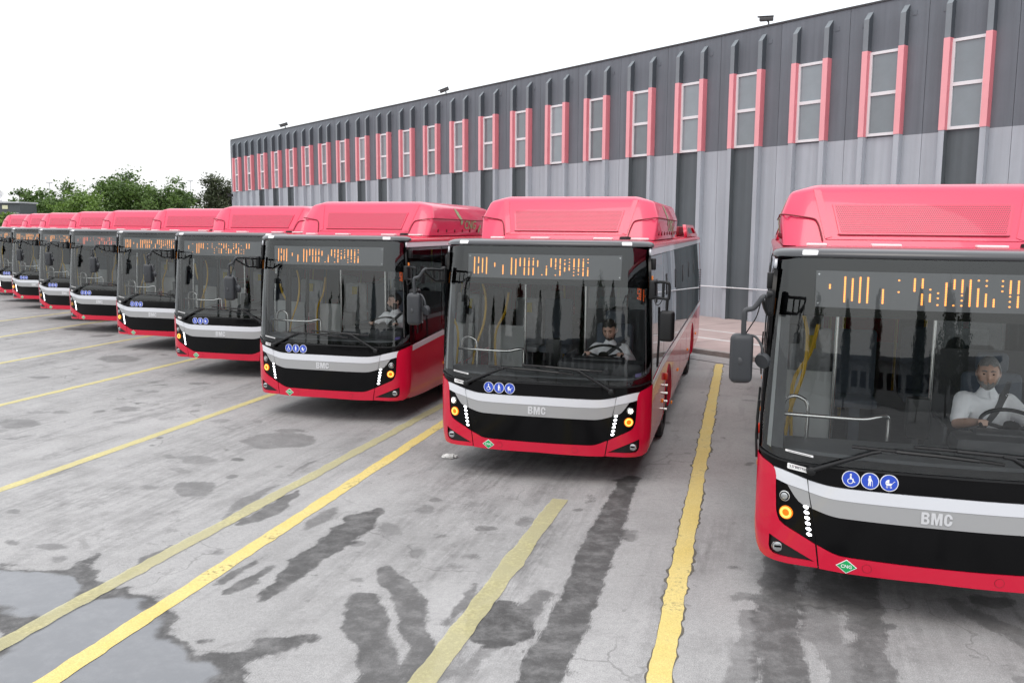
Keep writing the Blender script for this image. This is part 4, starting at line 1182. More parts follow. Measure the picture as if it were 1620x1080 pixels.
# --- sides
SM = lambda s, off=0.: (lambda a, b: Vector((s * (HWID(b) + off), a, b)))
Y_F = .225
def arch(yc, r=.56, zc=.50, n=16):
    return [(yc - r * math.cos(a), zc + r * math.sin(a)) for a in np.linspace(R(-15), R(195), n)]
AX1, AX2 = 2.62, 8.35
for s in (-1, 1):
    skirt = [(Y_F, 1.165), (Y_F, .36)] + [(.8, .33), (AX1 - .56, .33)] + arch(AX1)[1:-1] + [(AX1 + .56, .33), (AX2 - .56, .33)] + arch(AX2)[1:-1] + [(AX2 + .56, .33), (BL - .5, .36), (BL, .42), (BL, 1.25), (1.6, 1.25)]
    sp = patch('side_panel', skirt, SM(s), (-s * .03, 0, 0), M_RED, bus, [.5, 1, 1.6, 4, 5.5, 7, 10], [.45, .6, .9, 1.1])
    patch('silver_stripe', [(Y_F + .01, 1.08), (1.6, 1.172), (BL - .01, 1.215), (BL - .01, 1.30), (1.6, 1.258), (Y_F + .01, 1.165)], SM(s, .003), (-s * .008, 0, 0), M_SILV, bus, [1.6, 5, 8], ())
    for yy in (.26, 1.95, 3.35, 4.9, 6.5, 9.2):
        patch('panel_gap', [(yy, .35), (yy, 1.06), (yy + .008, 1.06), (yy + .008, .35)], SM(s, .0015), (-s * .004, 0, 0), M_REDD, sp, (), [.6])
    for ya in (AX1, AX2):
        bm = bmesh.new()
        P = arch(ya, .56); Q2_ = arch(ya, .50)
        for i in range(len(P) - 1):
            vs = [bm.verts.new((s * (HWID(z) + .006), y, z)) for y, z in (P[i], P[i + 1])] + [bm.verts.new((s * (HWID(z) - .16), y, z)) for y, z in (Q2_[i + 1], Q2_[i])]
            bm.faces.new(vs)
        bmesh.ops.remove_doubles(bm, verts=bm.verts, dist=1e-4)
        from_bm('wheel_arch', bm, M_RED if s > 0 else M_BLACKP, bus, True, 50)
    band = patch('window_band', [(1.74, 1.262), (BL, 1.30), (BL, 2.655), (1.74, 2.655)], SM(s, -.012), (-s * .004, 0, 0), M_TINT, bus, [5], [1.5, 1.9, 2.3])
    patch('front_pillar', [(Y_F - .02, 1.16), (Y_F + .13, 1.18), (Y_F + .10, 2.66), (Y_F - .02, 2.66)], SM(s, .003), (-s * .03, 0, 0), M_BLACK, bus, (), [1.5, 1.9, 2.3])
    ys = [.36, 1.75, 3.3, 4.9, 6.5, 8.1, 9.7, BL - .12]
    doors = s < 0
    for i in range(len(ys) - 1):
        y0, y1 = ys[i] + .012, ys[i + 1] - .012
        if doors and i in (0, 3): continue
        w = patch('side_window', [(y0, 1.22 if i == 0 else 1.31), (y1, 1.29 if i == 0 else 1.33), (y1, 2.65), (y0, 2.65)], SM(s, -.002), (-s * .008, 0, 0), M_CLEAR if i == 0 else M_TINT, bus, (), [1.6, 1.9, 2.3])
        patch('window_vent', [(y0 + .35, 2.08), (y0 + .52, 2.08), (y0 + .52, 2.36), (y0 + .35, 2.36)], SM(s, .003), (-s * .004, 0, 0), M_BLACKP, w, (), ())
    if doors:
        for i in (0, 3):
            y0, y1 = ys[i] + .03, ys[i + 1] - .03
            for a, b in ((y0, (y0 + y1) / 2 - .012), ((y0 + y1) / 2 + .012, y1)):
                dr = patch('door_leaf', [[(a, .38), (b, .38), (b, 2.60), (a, 2.60)], [(a + .06, .48), (b - .06, .48), (b - .06, 2.50), (a + .06, 2.50)]], SM(s, .006), (-s * .02, 0, 0), M_BLACKP, bus, (), [.6, 1.3, 1.9, 2.3])
                patch('door_glass', [(a + .06, .48), (b - .06, .48), (b - .06, 2.50), (a + .06, 2.50)], SM(s, .0), (-s * .006, 0, 0), M_TINT, dr, (), [.6, 1.3, 1.9, 2.3])
                tube('door_handle', [(s * (HWID(1.0) + .02), (a + b) / 2, 1.0), (s * (HWID(1.5) + .035), (a + b) / 2, 1.2), (s * (HWID(1.5) + .02), (a + b) / 2, 1.5)], .012, M_BLACKP, dr, 6)
    patch('cant_panel', [(Y_F, 2.66), (BL, 2.66), (BL, 2.735), (Y_F, 2.735)], SM(s, .004), (-s * .02, 0, 0), M_SILV, bus, [4, 8], ())
    # red edge of the roof
    bm = bmesh.new(); rows = []
    for y in (.33, 3, 6, 9, BL):
        rows.append([bm.verts.new((s * x, y, z)) for x, z in ((HWID(2.735) + .008, 2.737), (HWID(2.735) + .010, 2.755), (HWID(2.735) - .008, 2.785), (HWID(2.735) - .07, 2.812), (HWID(2.735) - .2, 2.822))])
    for a, b in zip(rows[:-1], rows[1:]):
        for i in range(4): bm.faces.new((a[i], a[i + 1], b[i + 1], b[i]) if s > 0 else (a[i], b[i], b[i + 1], a[i + 1]))
    from_bm('roof_edge', bm, M_RED, bus, True, 60)
    for yy, zz in ((1.7, .92), (4.4, .92), (6.9, .92), (9.6, .92), (3.25, .60)):
        box('side_marker', (s * (HWID(zz) + .008), yy, zz - .22), (.02, .09, .045), M_SIDEAMB, bus, .008)
    box('side_indicator', (s * (HWID(1.0) + .02), 1.98, .98), (.045, .07, .10), M_SIDERED, bus, .015)
    box('upper_marker', (s * (HWID(2.6) + .02), Y_F + .07, 2.56), (.06, .07, .13), M_BLACKP, bus, .008)
    box('corner_indicator', (s * (HWID(2.3) + .004), Y_F + .02, 2.36), (.02, .035, .14), M_SIDEAMB, bus, .006)
    if s > 0:
        for i in range(13): box('rear_vent_slat', (s * (HWID(1.6) + .004), BL - .16, 1.36 + i * .056), (.015, .16, .028), M_BLACKP, bus)
        for i in range(4):
            tube('filler_cap', [(s * (HWID(.8)), 1.98 + .0 * i, .86 - i * .11), (s * (HWID(.8) + .045), 1.98, .86 - i * .11)], .017, M_STEEL, bus, 10)
# roof, rear, floor
roof = box('roof', (0, (.36 + BL) / 2, 2.812), (2.10, BL - .36, .03), M_RED, bus)
patch('rear_panel', [(-HWID(z), z) for z in (.4, 1, 1.6, 2.2, 2.78)] + [(HWID(z), z) for z in (2.78, 2.2, 1.6, 1, .4)], lambda x, z: Vector((x, BL + .02, z)), (0, -.06, 0), M_RED, bus, (), ())
patch('rear_window', [(-1.0, 1.6), (1.0, 1.6), (.98, 2.4), (-.98, 2.4)], lambda x, z: Vector((x, BL + .024, z)), (0, -.003, 0), M_BLACK, bus)
box('underbody', (0, BL / 2 + .2, .36), (2.36, BL - .7, .12), M_UNDER, bus)
for ya in (AX1, AX2): box('axle', (0, ya, .48), (2.0, .16, .16), M_UNDER, bus)
# --- gas tank pod
def pod_shape():
    bm = bmesh.new()
    prof = [(1.15, 2.825), (1.178, 3.10), (1.10, 3.315), (.868, 3.385)]
    full = [(-x, z) for x, z in prof] + [(x, z) for x, z in prof[::-1]]
    yfr = {2.825: 1.345, 3.10: 1.50, 3.315: 1.64, 3.385: 1.74}
    inn = [(1.0, 2.825, 1.275), (.97, 3.10, 1.445), (.93, 3.335, 1.60), (.84, 3.372, 1.665)]
    F = [bm.verts.new((x, yfr[z], z)) for x, z in full]
    Bk = [bm.verts.new((x * .995, 4.75, z)) for x, z in full]
    Bk2 = [bm.verts.new((x * .93, 4.95, 2.825 + (z - 2.825) * .93)) for x, z in full]
    I = [bm.verts.new((-x, y, z)) for x, z, y in inn] + [bm.verts.new((x, y, z)) for x, z, y in inn[::-1]]
    n = len(full)
    for i in range(n - 1):
        bm.faces.new((F[i], F[i + 1], Bk[i + 1], Bk[i])); bm.faces.new((Bk[i], Bk[i + 1], Bk2[i + 1], Bk2[i])); bm.faces.new((I[i], I[i + 1], F[i + 1], F[i]))
    for i in range(3):
        bm.faces.new((I[i], I[n - 1 - i], I[n - 2 - i], I[i + 1]))
    bm.faces.new(Bk2[::-1])
    bmesh.ops.recalc_face_normals(bm, faces=bm.faces)
    es = [e for e in bm.edges if not e.is_boundary and len(e.link_faces) == 2 and e.calc_face_angle() > .12]
    bmesh.ops.bevel(bm, geom=es, offset=.035, segments=3, profile=.5, affect='EDGES', clamp_overlap=True)
    bmesh.ops.triangulate(bm, faces=[f for f in bm.faces if len(f.verts) > 4])
    return bm
bm = pod_shape()
bm.normal_update()
if sum(f.normal.z * f.calc_area() for f in bm.faces) < 0: bmesh.ops.reverse_faces(bm, faces=bm.faces[:])
pod = from_bm('gas_tank_housing', bm, M_REDM, bus, True, 50)
def py(z): return 1.275 + (z - 2.825) * (.17 / .275) if z < 3.10 else 1.445 + (z - 3.10) * (.155 / .235)
pmap = lambda off: (lambda x, z: Vector((x, py(z) - off * .85, z + off * .5)))
outer = [(-.90, 3.345), (.90, 3.345), (.79, 2.885), (.74, 2.865), (-.74, 2.865), (-.79, 2.885)]
innr = [(-.80, 3.30), (.80, 3.30), (.715, 2.915), (.69, 2.905), (-.69, 2.905), (-.715, 2.915)]
for s in (-1, 1):
    patch('housing_ridge', [(s * .90, 3.335), (s * .795, 2.885), (s * .735, 2.905), (s * .835, 3.325)], pmap(.006), (0, .02, 0), M_REDM, pod, (), [3.0, 3.1, 3.2])
patch('housing_ridge', [(-.79, 2.880), (.79, 2.880), (.735, 2.90), (-.735, 2.90)], pmap(.006), (0, .02, 0), M_REDM, pod, [-.4, 0, .4], ())
vp = patch('vent_panel', [(-.735, 3.195), (.735, 3.195), (.675, 2.925), (-.675, 2.925)], pmap(.012), (0, .03, 0), M_REDM, pod, (), [3.1])
patch('vent_mesh', [(-.715, 3.185), (.715, 3.185), (.66, 2.94), (-.66, 2.94)], pmap(.0145), (0, .004, 0), M_VENT, vp, (), [3.1])
patch('vent_shadow_gap', [(-.69, 2.926), (.69, 2.926), (.672, 2.917), (-.672, 2.917)], pmap(.010), (0, .01, 0), M_REDD, pod)
for s in (-1, 1):
    # panel joint: along the flank crease, round the corner and down the front
    pts = [(s * 1.181, 4.6, 3.095), (s * 1.183, 2.6, 3.10), (s * 1.182, 1.55, 3.105), (s * 1.10, 1.462, 3.10), (s * 1.0, 1.428, 3.085), (s * .90, 1.412, 3.068), (s * .865, 1.395, 3.04), (s * .84, 1.355, 2.975), (s * .815, 1.292, 2.87)]
    tube('panel_joint', arc(pts, 4), .007, M_REDD, pod, 6)
    for i in range(8): tube('vent_hole', [(s * 1.155, 1.75 + .42 * i, 2.905), (s * 1.166, 1.75 + .42 * i, 2.905)], .028, M_REDD, pod, 10)
    me = text_mesh('CNG', .215, 1.05, .003, .001)
    for v in me.vertices:
        z = 3.005 + v.co.y
        v.co = Vector((s * (1.15 + (z - 2.825) * .1018 + .004 + v.co.z), 3.42 + s * v.co.x * 1.35, z))
    link('lettering', me, M_CNGL, pod)
    def leaf(y, z, L_, w, ang):
        pts = [(y + s * (math.cos(ang) * t * L_ - math.sin(ang) * u * w), z + math.sin(ang) * t * L_ + math.cos(ang) * u * w) for t, u in ((0, 0), (.2, .35), (.5, .5), (.8, .3), (1, 0), (.8, -.3), (.5, -.5), (.2, -.35))]
        patch('leaf_mark', pts, lambda a, b: Vector((s * (1.15 + (min(b, 3.1) - 2.825) * .1018 + .004 - max(0, b - 3.1) * .36), a, b)), (-s * .002, 0, 0), M_CNGL, pod)
    leaf(2.93, 3.0, .13, .13, R(90)); leaf(2.68, 3.30, .36, .12, R(-40)); leaf(3.98, 2.97, .10, .09, R(10)); leaf(3.95, 2.86, .12, .09, R(70))
for x, w in ((-.87, .17), (-.30, .24), (.52, .24), (.98, .22)):
    box('roof_rail', (x, 1.18, 2.838), (w, .10, .022), M_WHITE, bus, .006)
tube('roof_aerial', [(.80, 1.15, 2.83), (.80, 1.15, 2.862), (.80, 1.15, 2.868)], [.075, .07, .04], M_BLACKP, bus, 16)
box('air_conditioner', (0, 6.2, 2.91), (1.5, 1.6, .20), M_WHITE, bus, .06)
# rear roof fairing: frame with an opening on each flank
for s in (-1, 1):
    pts = [(7.4, 2.82), (7.9, 3.06), (10.4, 3.06), (11.1, 2.82)]
    hole = [(8.0, 2.88), (8.25, 3.0), (10.15, 3.0), (10.5, 2.88)]
    patch('roof_fairing', [pts, hole], lambda a, b: Vector((s * (1.17 - (b - 2.82) * .3), a, b)), (-s * .06, 0, 0), M_RED, bus)
box('rear_roof_box', (0, 9.3, 2.93), (1.9, 2.0, .2), M_REDD, bus, .05)
tube('roof_lamp', [(.9, 6.9, 2.82), (.9, 6.9, 3.0), (.9, 6.9, 3.06)], [.10, .10, .05], M_RED, bus, 12)
# --- wheels
def wheel(ya, s):
    r0 = .48
    bm = bmesh.new()
    prof = [(.14, .30), (.145, .40), (.135, .455), (.10, r0), (-.10, r0), (-.135, .455), (-.145, .40), (-.14, .30)]
    n = 32; rings = []
    for k in range(n):
        a = 2 * math.pi * k / n
        rings.append([bm.verts.new((x, rr * math.cos(a), rr * math.sin(a))) for x, rr in prof])
    for k in range(n):
        A, B = rings[k], rings[(k + 1) % n]
        for i in range(len(prof) - 1): bm.faces.new((A[i], A[i + 1], B[i + 1], B[i]))
    bmesh.ops.recalc_face_normals(bm, faces=bm.faces)
    w = from_bm('wheel', bm, M_RUB, bus, True, 40)
    w.location = (s * 1.085, ya, r0)
    bm = bmesh.new(); add_tube(bm, [(-.12 * s, 0, 0), (.05 * s, 0, 0), (.115 * s, 0, 0), (.115 * s, 0, 0), (.06 * s, 0, 0), (.14 * s, 0, 0), (.15 * s, 0, 0)], [.3, .3, .3, .26, .13, .12, .07], 28)
    bmesh.ops.recalc_face_normals(bm, faces=bm.faces)
    from_bm('rim', bm, M_RIM, w, True, 35)
    for k in range(10):
        a = 2 * math.pi * k / 10
        if k == 0:
            nut = tube('wheel_nut', [(s * .09, .165, 0), (s * .135, .165, 0)], .018, M_STEEL, w, 6); n0 = nut
        else:
            c = n0.copy(); COL.objects.link(c); c.parent = w; c.rotation_euler = (a, 0, 0)
    return w
for ya in (AX1, AX2):
    for s in (-1, 1): wheel(ya, s)
# --- wipers
def fpt(x, z, off): return fmap(off)(x, z)
for pts, blade, pv_ in (([(-.885, 1.128), (-.66, 1.232), (-.455, 1.322), (-.40, 1.335)], [(-.60, 1.345), (-.3, 1.342), (0, 1.335), (.25, 1.318), (.42, 1.300)], (-.885, 1.128)),
                        ([(.850, 1.118), (.66, 1.238), (.47, 1.350), (.40, 1.362)], [(-.18, 1.385), (.1, 1.380), (.35, 1.368), (.60, 1.352), (.74, 1.345)], (.850, 1.118))):
    w = tube('wiper', [fpt(x, z, .045) for x, z in pts], [.020, .017, .014, .012], M_BLACKP, bus, 8)
    tube('wiper_blade', [fpt(x, z, .022) for x, z in blade], .012, M_RUB, w, 6)
    tube('wiper_blade_frame', [fpt(x, z, .034) for x, z in blade[1:4]], .014, M_BLACKP, w, 6)
    c = fpt(*pv_, .0); tube('wiper_pivot', [c + Vector((0, .01, 0)), c + Vector((0, -.06, 0)), c + Vector((0, -.068, 0))], [.040, .034, .02], M_BLACKP, w, 14)
# --- mirrors
def rounded(name, c, s_, m, parent, bev, rot=None): return box(name, c, s_, m, parent, bev, rot, seg=4)
mk = empty('kerb_side_mirror', parent=bus)
YM = -.30
RZ = Matrix.Rotation(R(10), 3, 'Z')
YM = -.40
rounded('mirror_housing', (-1.435, YM + .03, 2.015), (.165, .12, .37), M_MIRR, mk, .045, RZ)
box('mirror_glass', (-1.425, YM + .094, 2.015), (.14, .006, .33), M_LENS, mk, .0, RZ)
tube('mirror_emblem', [(-1.452, YM - .031, 2.0), (-1.4525, YM - .034, 2.0)], [.030, .027], M_GREYP, mk, 14)
tube('mirror_arm', arc([(-1.425, YM + .02, 2.17), (-1.425, YM, 2.33), (-1.415, YM, 2.375), (-1.365, YM, 2.39), (-1.335, YM, 2.425), (-1.305, YM, 2.472), (-1.285, YM + .03, 2.482)], 4), .0185, M_GREYP, mk, 8)
tube('mirror_bracket', [[(-1.29, YM, 2.478), (-1.27, YM + .2, 2.472), (-1.245, .02, 2.455), (-1.235, .14, 2.45)],
                        [(-1.30, YM, 2.455), (-1.285, YM + .14, 2.39), (-1.265, YM + .27, 2.335), (-1.24, .02, 2.325), (-1.235, .14, 2.325)],
                        [(-1.272, YM + .22, 2.470), (-1.268, YM + .24, 2.345)], [(-1.25, -.02, 2.46), (-1.248, -.02, 2.325)]], .0135, M_BLACKP, mk, 8)
rounded('mirror_mount', (-1.245, .13, 2.39), (.06, .09, .20), M_BLACKP, mk, .02)
tube('wide_angle_arm', arc([(-1.39, YM + .04, 2.185), (-1.34, YM + .02, 2.18), (-1.295, YM, 2.12), (-1.285, YM, 2.05)], 4), .010, M_GREYP, mk, 8)
tube('wide_angle_mirror', [(-1.29, YM - .005, 2.0), (-1.275, YM + .02, 2.01), (-1.272, YM + .026, 2.01)], [.055, .060, .052], M_MIRR, mk, 16)
tube('mirror_cable', arc([(-1.31, YM, 2.45), (-1.335, YM - .01, 2.34), (-1.37, YM, 2.27), (-1.41, YM + .03, 2.2)], 4), .005, M_BLACKP, mk, 6)
md = empty('driver_side_mirror', parent=bus)
YD = -.02
rounded('mirror_housing', (1.447, YD + .02, 1.885), (.165, .12, .35), M_BLACKP, md, .04, Matrix.Rotation(R(-8), 3, 'Z'))
box('mirror_glass', (1.437, YD + .083, 1.885), (.14, .006, .31), M_LENS, md, .0, Matrix.Rotation(R(-8), 3, 'Z'))
tube('mirror_arm', [arc([(1.27, YD + .12, 2.36), (1.36, YD + .04, 2.375), (1.44, YD, 2.37), (1.462, YD, 2.34), (1.462, YD, 2.21), (1.45, YD, 2.19), (1.36, YD + .03, 2.195), (1.27, YD + .12, 2.20)], 4), [(1.445, YD, 2.20), (1.44, YD + .01, 2.04)], [(1.395, YD + .02, 2.37), (1.395, YD + .02, 2.20)]], .0165, M_BLACKP, md, 8)
rounded('mirror_mount', (1.268, .13, 2.28), (.08, .12, .22), M_BLACKP, md, .02)
tube('mirror_cable', arc([(1.29, .05, 2.18), (1.32, .0, 2.12), (1.36, YD, 2.13), (1.40, YD, 2.20)], 4), .005, M_BLACKP, md, 6)
tube('grab_bar', [(1.315, .42, 2.06), (1.325, .42, 1.70), (1.315, .42, 1.35)], .014, M_BLACKP, bus, 8)
# --- inside
box('cabin_floor', (0, BL / 2 + .4, .80), (2.44, BL - 1.0, .06), M_INTD, bus)
box('cabin_ceiling', (0, BL / 2 + .4, 2.62), (2.30, BL - 1.0, .03), M_CEIL, bus)
box('front_bulkhead', (0, .52, 2.50), (2.25, .06, .28), M_INT, bus)
bm = bmesh.new()
prof = [(-.10, 1.20), (-.06, 1.245), (.10, 1.262), (.36, 1.262), (.44, 1.22), (.46, .86)]
rows = []
for t in np.linspace(-1, 1, 33):
    x = t * 1.19
    row = []
    for y, z in prof:
        base = yf(x, 1.25) + .16
        yy = max(base + y + .02, base - .06) if y < .2 else y + .12
        row.append(bm.verts.new((x, yy, z)))
    rows.append(row)
for a, b in zip(rows[:-1], rows[1:]):
    for i in range(len(prof) - 1): bm.faces.new((a[i], b[i], b[i + 1], a[i + 1]))
bmesh.ops.recalc_face_normals(bm, faces=bm.faces)
dash = from_bm('dashboard', bm, mat('dash_grey', (.17, .18, .19), .55, var=.08, vscale=20), bus, True, 40)
box('instrument_binnacle', (.66, .32, 1.33), (1.02, .34, .17), M_INTD, dash, .06)
box('instrument_hood', (.62, .40, 1.405), (.62, .22, .06), M_GREYP, dash, .025)
tube('passenger_vent', [(-.45, .12, 1.262), (-.05, .12, 1.27), (.05, .12, 1.262)], [.03, .05, .03], M_INTD, dash, 10)
SW = Vector((.64, .62, 1.435)); tilt = Matrix.Rotation(R(24), 3, 'X')
swm = empty('steering_wheel', parent=bus)
bm = bmesh.new(); add_tube(bm, [SW + tilt @ Vector((.225 * math.cos(a), .225 * math.sin(a) * 1.0, 0)) for a in np.linspace(0, 2 * math.pi, 32, endpoint=False)], .016, 8, closed=True); from_bm('wheel_ring', bm, M_BLACKP, swm, True)
tube('wheel_spoke', [[SW + tilt @ Vector((.22 * math.cos(a), .22 * math.sin(a), 0)), SW + tilt @ Vector((0, 0, -.04))] for a in (R(10), R(170), R(270))], .016, M_BLACKP, swm, 6)
tube('steering_column', [SW + tilt @ Vector((0, 0, .01)), SW + tilt @ Vector((0, 0, -.04)), SW + tilt @ Vector((0, 0, -.45))], [.06, .065, .06], M_BLACKP, swm, 12)
st = empty('driver_seat', parent=bus)
box('seat_cushion', (.66, 1.12, 1.02), (.50, .50, .14), M_SEAT, st, .05)
box('seat_back', (.66, 1.42, 1.40), (.48, .13, .68), M_SEAT, st, .05, Matrix.Rotation(R(-8), 3, 'X'))
box('headrest', (.66, 1.48, 1.82), (.26, .10, .18), M_SEAT, st, .04)
box('seat_base', (.66, 1.12, .88), (.34, .36, .14), M_INTD, st)
box('cab_partition', (.72, 1.74, 1.35), (1.0, .04, 1.10), M_INTD, bus)
box('cab_partition_screen', (.72, 1.74, 2.2), (1.0, .01, .60), M_TINT, bus)
box('cab_door', (.16, 1.0, 1.10), (.03, .80, .60), M_INTD, bus, .01)
box('entrance_panel', (-.90, 1.78, 1.20), (.52, .03, .84), mat('pale_partition', (.60, .62, .61), .35), bus)
tube('front_handrail', arc([(-1.13, .34, 1.475), (-.8, .33, 1.472), (-.5, .32, 1.472), (-.38, .33, 1.495), (-.32, .35, 1.50), (-.30, .36, 1.46), (-.30, .36, 1.30)], 5), .017, M_STEEL, bus, 10)
tube('rail_hoop', arc([(-1.10, .40, 1.26), (-1.10, .41, 1.54), (-1.04, .41, 1.61), (-.96, .41, 1.60), (-.91, .41, 1.53), (-.91, .41, 1.26)], 5), .016, M_STEEL, bus, 10)
tube('stanchion', [(-.62, 1.72, .83), (-.62, 1.72, 2.60)], .018, M_STEEL, bus, 10)
tube('stanchion', [(.22, 1.70, .83), (.22, 1.70, 2.60)], .018, M_STEEL, bus, 10)
for x, y in ((-.42, 3.4), (.42, 3.4), (-.42, 5.6), (.42, 5.6)):
    tube('yellow_pole', [(x, y, .83), (x, y, 2.60)], .018, M_YEL, bus, 8)
tube('yellow_pole', arc([(-.98, 1.55, .84), (-1.0, 1.55, 1.5), (-.86, 1.52, 1.82), (-.80, 1.5, 2.1)], 5), .018, M_YEL, bus, 8)
tube('yellow_pole', arc([(-1.08, .72, .84), (-1.05, .74, 1.35), (-.94, .8, 1.75), (-.92, .82, 2.05), (-.96, .82, 2.25)], 5), .016, M_YEL, bus, 8)
for i, (x, y) in enumerate([(-.80, 2.5), (-.36, 2.5), (.80, 3.0), (.36, 3.0), (-.80, 4.0), (.80, 4.3), (-.80, 7.2), (.80, 6.4)]):
    bm = bmesh.new()
    add_box(bm, (x, y, 1.22), (.42, .40, .09), .03); add_box(bm, (x, y + .20, 1.58), (.42, .08, .72), .035, rot=None)
    add_box(bm, (x, y, 1.0), (.10, .30, .36))
    from_bm('passenger_seat', bm, M_WRAP if i % 2 == 0 else M_SEAT, bus, True, 40)
rsd = box('route_number_sign', (1.13, .40, 2.20), (.04, .16, .22), M_INTD, bus, .005)
rn = bmesh.new()
for i, (a, b) in enumerate([(0, 0), (0, 1), (0, 2), (1, 0), (1, 2), (2, 0), (2, 1), (2, 2), (3, 1), (4, 0), (4, 1), (4, 2), (3, 2), (1, 4), (2, 4), (3, 4), (4, 4), (0, 4), (2, 5), (3, 6), (1, 6), (2, 6)]):
    add_box(rn, (1.075 + b * .017, .314, 2.275 - a * .028 - b * .006), (.010, .006, .022))
from_bm('led_digits', rn, M_LEDR, rsd)
box('ticket_machine', (-.02, .80, 1.42), (.18, .14, .34), M_BLACKP, bus, .02)
tube('ticket_machine_post', [(-.02, .82, .83), (-.02, .82, 1.3)], .03, M_INTD, bus, 8)
box('mirror_monitor', (-1.05, .38, 2.13), (.10, .05, .16), M_BLACKP, bus, .01)
# sign stuck inside on the yellow-marked seat
box('yellow_notice', (-.80, 2.62, 1.80), (.10, .012, .14), mat('notice_yellow', (.8, .62, .02), .5), bus)

for o in bpy.data.objects:
    if o.parent is not None: CHILD.setdefault(o.parent.name, []).append(o)
LABELS = ['nearest red city bus, cut off by the right edge, bearded driver in short sleeves',
          'red city bus second from the right with its round white headlights lit',
          'red city bus third from the right, driver looking aside, green lettering on its roof housing',
          'red city bus fourth from the right, parked just left of the bus with visible side',
          'red city bus fifth from the right in the parked row',
          'red city bus sixth from the right, amber lamp off, display glowing dim red',
          'red city bus third from the left edge in the parked row',
          'red city bus second from the left edge with amber lamp lit',
          'farthest red city bus with its front showing at the left edge',
          'red roof housing of a bus mostly outside the frame at the left edge']
PATS = 'CAABABBABA'
AMB = [1, 1, 1, 1, 1, 0, 0, 1, 0, 0]
M_LEDDIM = mat('led_dim_red', (1, .2, .08), .4, emit=(1, .22, .12), estr=1.3)
buses = []
def walk(o):
    yield o
    for c in KIDS.get(o.name, ()): yield from walk(c)
for i, (x, y, a) in enumerate(BUS):
    b = bus if i == 0 else copy_tree(bus)
    b.location = (x, y, 0); b.rotation_euler = (0, 0, a)
    buses.append(b)
    tag(b, LABELS[i], 'bus', 'red city buses parked in a row')
KIDS = {}
for o in bpy.data.objects:
    if o.parent is not None: KIDS.setdefault(o.parent.name, []).append(o)
for i, b in enumerate(buses):
    for o in walk(b):
        nm = o.name.split('.')[0]
        if nm == 'led_matrix':
            o.data = LED[PATS[i]]
            if i in (5,):
                o.material_slots[0].link = 'OBJECT'; o.material_slots[0].material = M_LEDDIM
        if nm in ('turn_signal', 'signal_core') and not AMB[i]:
            o.material_slots[0].link = 'OBJECT'; o.material_slots[0].material = M_AMBOFF
        if nm == 'headlight' and i == 1:
            o.material_slots[0].link = 'OBJECT'; o.material_slots[0].material = M_HLON

# ------------------------------------------------------------------ people at the wheel
M_SKIN = mat('skin', (.62, .40, .31), .55, var=.08, vscale=20)
M_SKIN2 = mat('skin_tanned', (.54, .33, .25), .55, var=.08, vscale=20)
M_SHIRT = mat('white_shirt', (.90, .91, .93), .85, var=.02, vscale=20, bump=.5, bscale=14)
M_TROU = mat('dark_trousers', (.03, .032, .04), .9)
M_BELT = mat('seat_belt', (.045, .047, .05), .6)
M_HAIRG = mat('hair_grey', (.27, .265, .26), .8, var=.4, vscale=60)
M_HAIRD = mat('hair_dark', (.02, .017, .015), .7, var=.3, vscale=60)
M_BEARDW = mat('beard_white', (.33, .32, .31), .85, var=.35, vscale=70)
M_BEARDD = mat('beard_stubble', (.10, .085, .075), .85, var=.3, vscale=70)
M_EYE = mat('eye_dark', (.015, .012, .01), .25)
M_CAP = mat('beige_cap', (.42, .38, .32), .85, var=.1, vscale=30)
M_SHOE = mat('shoe_black', (.01, .01, .01), .4)

def capsule(bm, p0, p1, r0, r1, n=14):
    """closed tapered limb segment with rounded ends"""
    p0, p1 = Vector(p0), Vector(p1)
    d = p1 - p0
    if d.length < 1e-5: d = Vector((0, 0, 1e-3)); p1 = p0 + d
    u = d.normalized()
    pts, rs = [], []
    for k in range(1, 6):
        a_ = R(90) * k / 5
        pts.append(p0 - u * r0 * math.cos(a_)); rs.append(r0 * math.sin(a_))
    for k in range(0, 5):
        a_ = R(90) * k / 5
        pts.append(p1 + u * r1 * math.sin(a_)); rs.append(r1 * math.cos(a_))
    t = bmesh.new(); add_tube(t, pts, rs, n)
    bmesh.ops.recalc_face_normals(t, faces=t.faces)
    me = bpy.data.meshes.new('t'); t.to_mesh(me); t.free(); bm.from_mesh(me); bpy.data.meshes.remove(me)

def skin_eval(verts, edges, radii, root, sub=2):
    """limbs and trunk as overlapping closed segments; the voxel pass then fuses them into one continuous skin"""
    bm = bmesh.new()
    for i, j in edges:
        ri, rj = radii[i], radii[j]
        ti, tj = (ri if isinstance(ri, tuple) else (ri, ri)), (rj if isinstance(rj, tuple) else (rj, rj))
        wi, wj = ti[0] - ti[1], tj[0] - tj[1]
        offs = (-1, 0, 1) if wi > .004 or wj > .004 else (0,)
        for o_ in offs:
            capsule(bm, verts[i] + Vector((o_ * wi, 0, 0)), verts[j] + Vector((o_ * wj, 0, 0)), ti[1], tj[1])
    me = bpy.data.meshes.new('segs'); bm.to_mesh(me); bm.free()
    return me

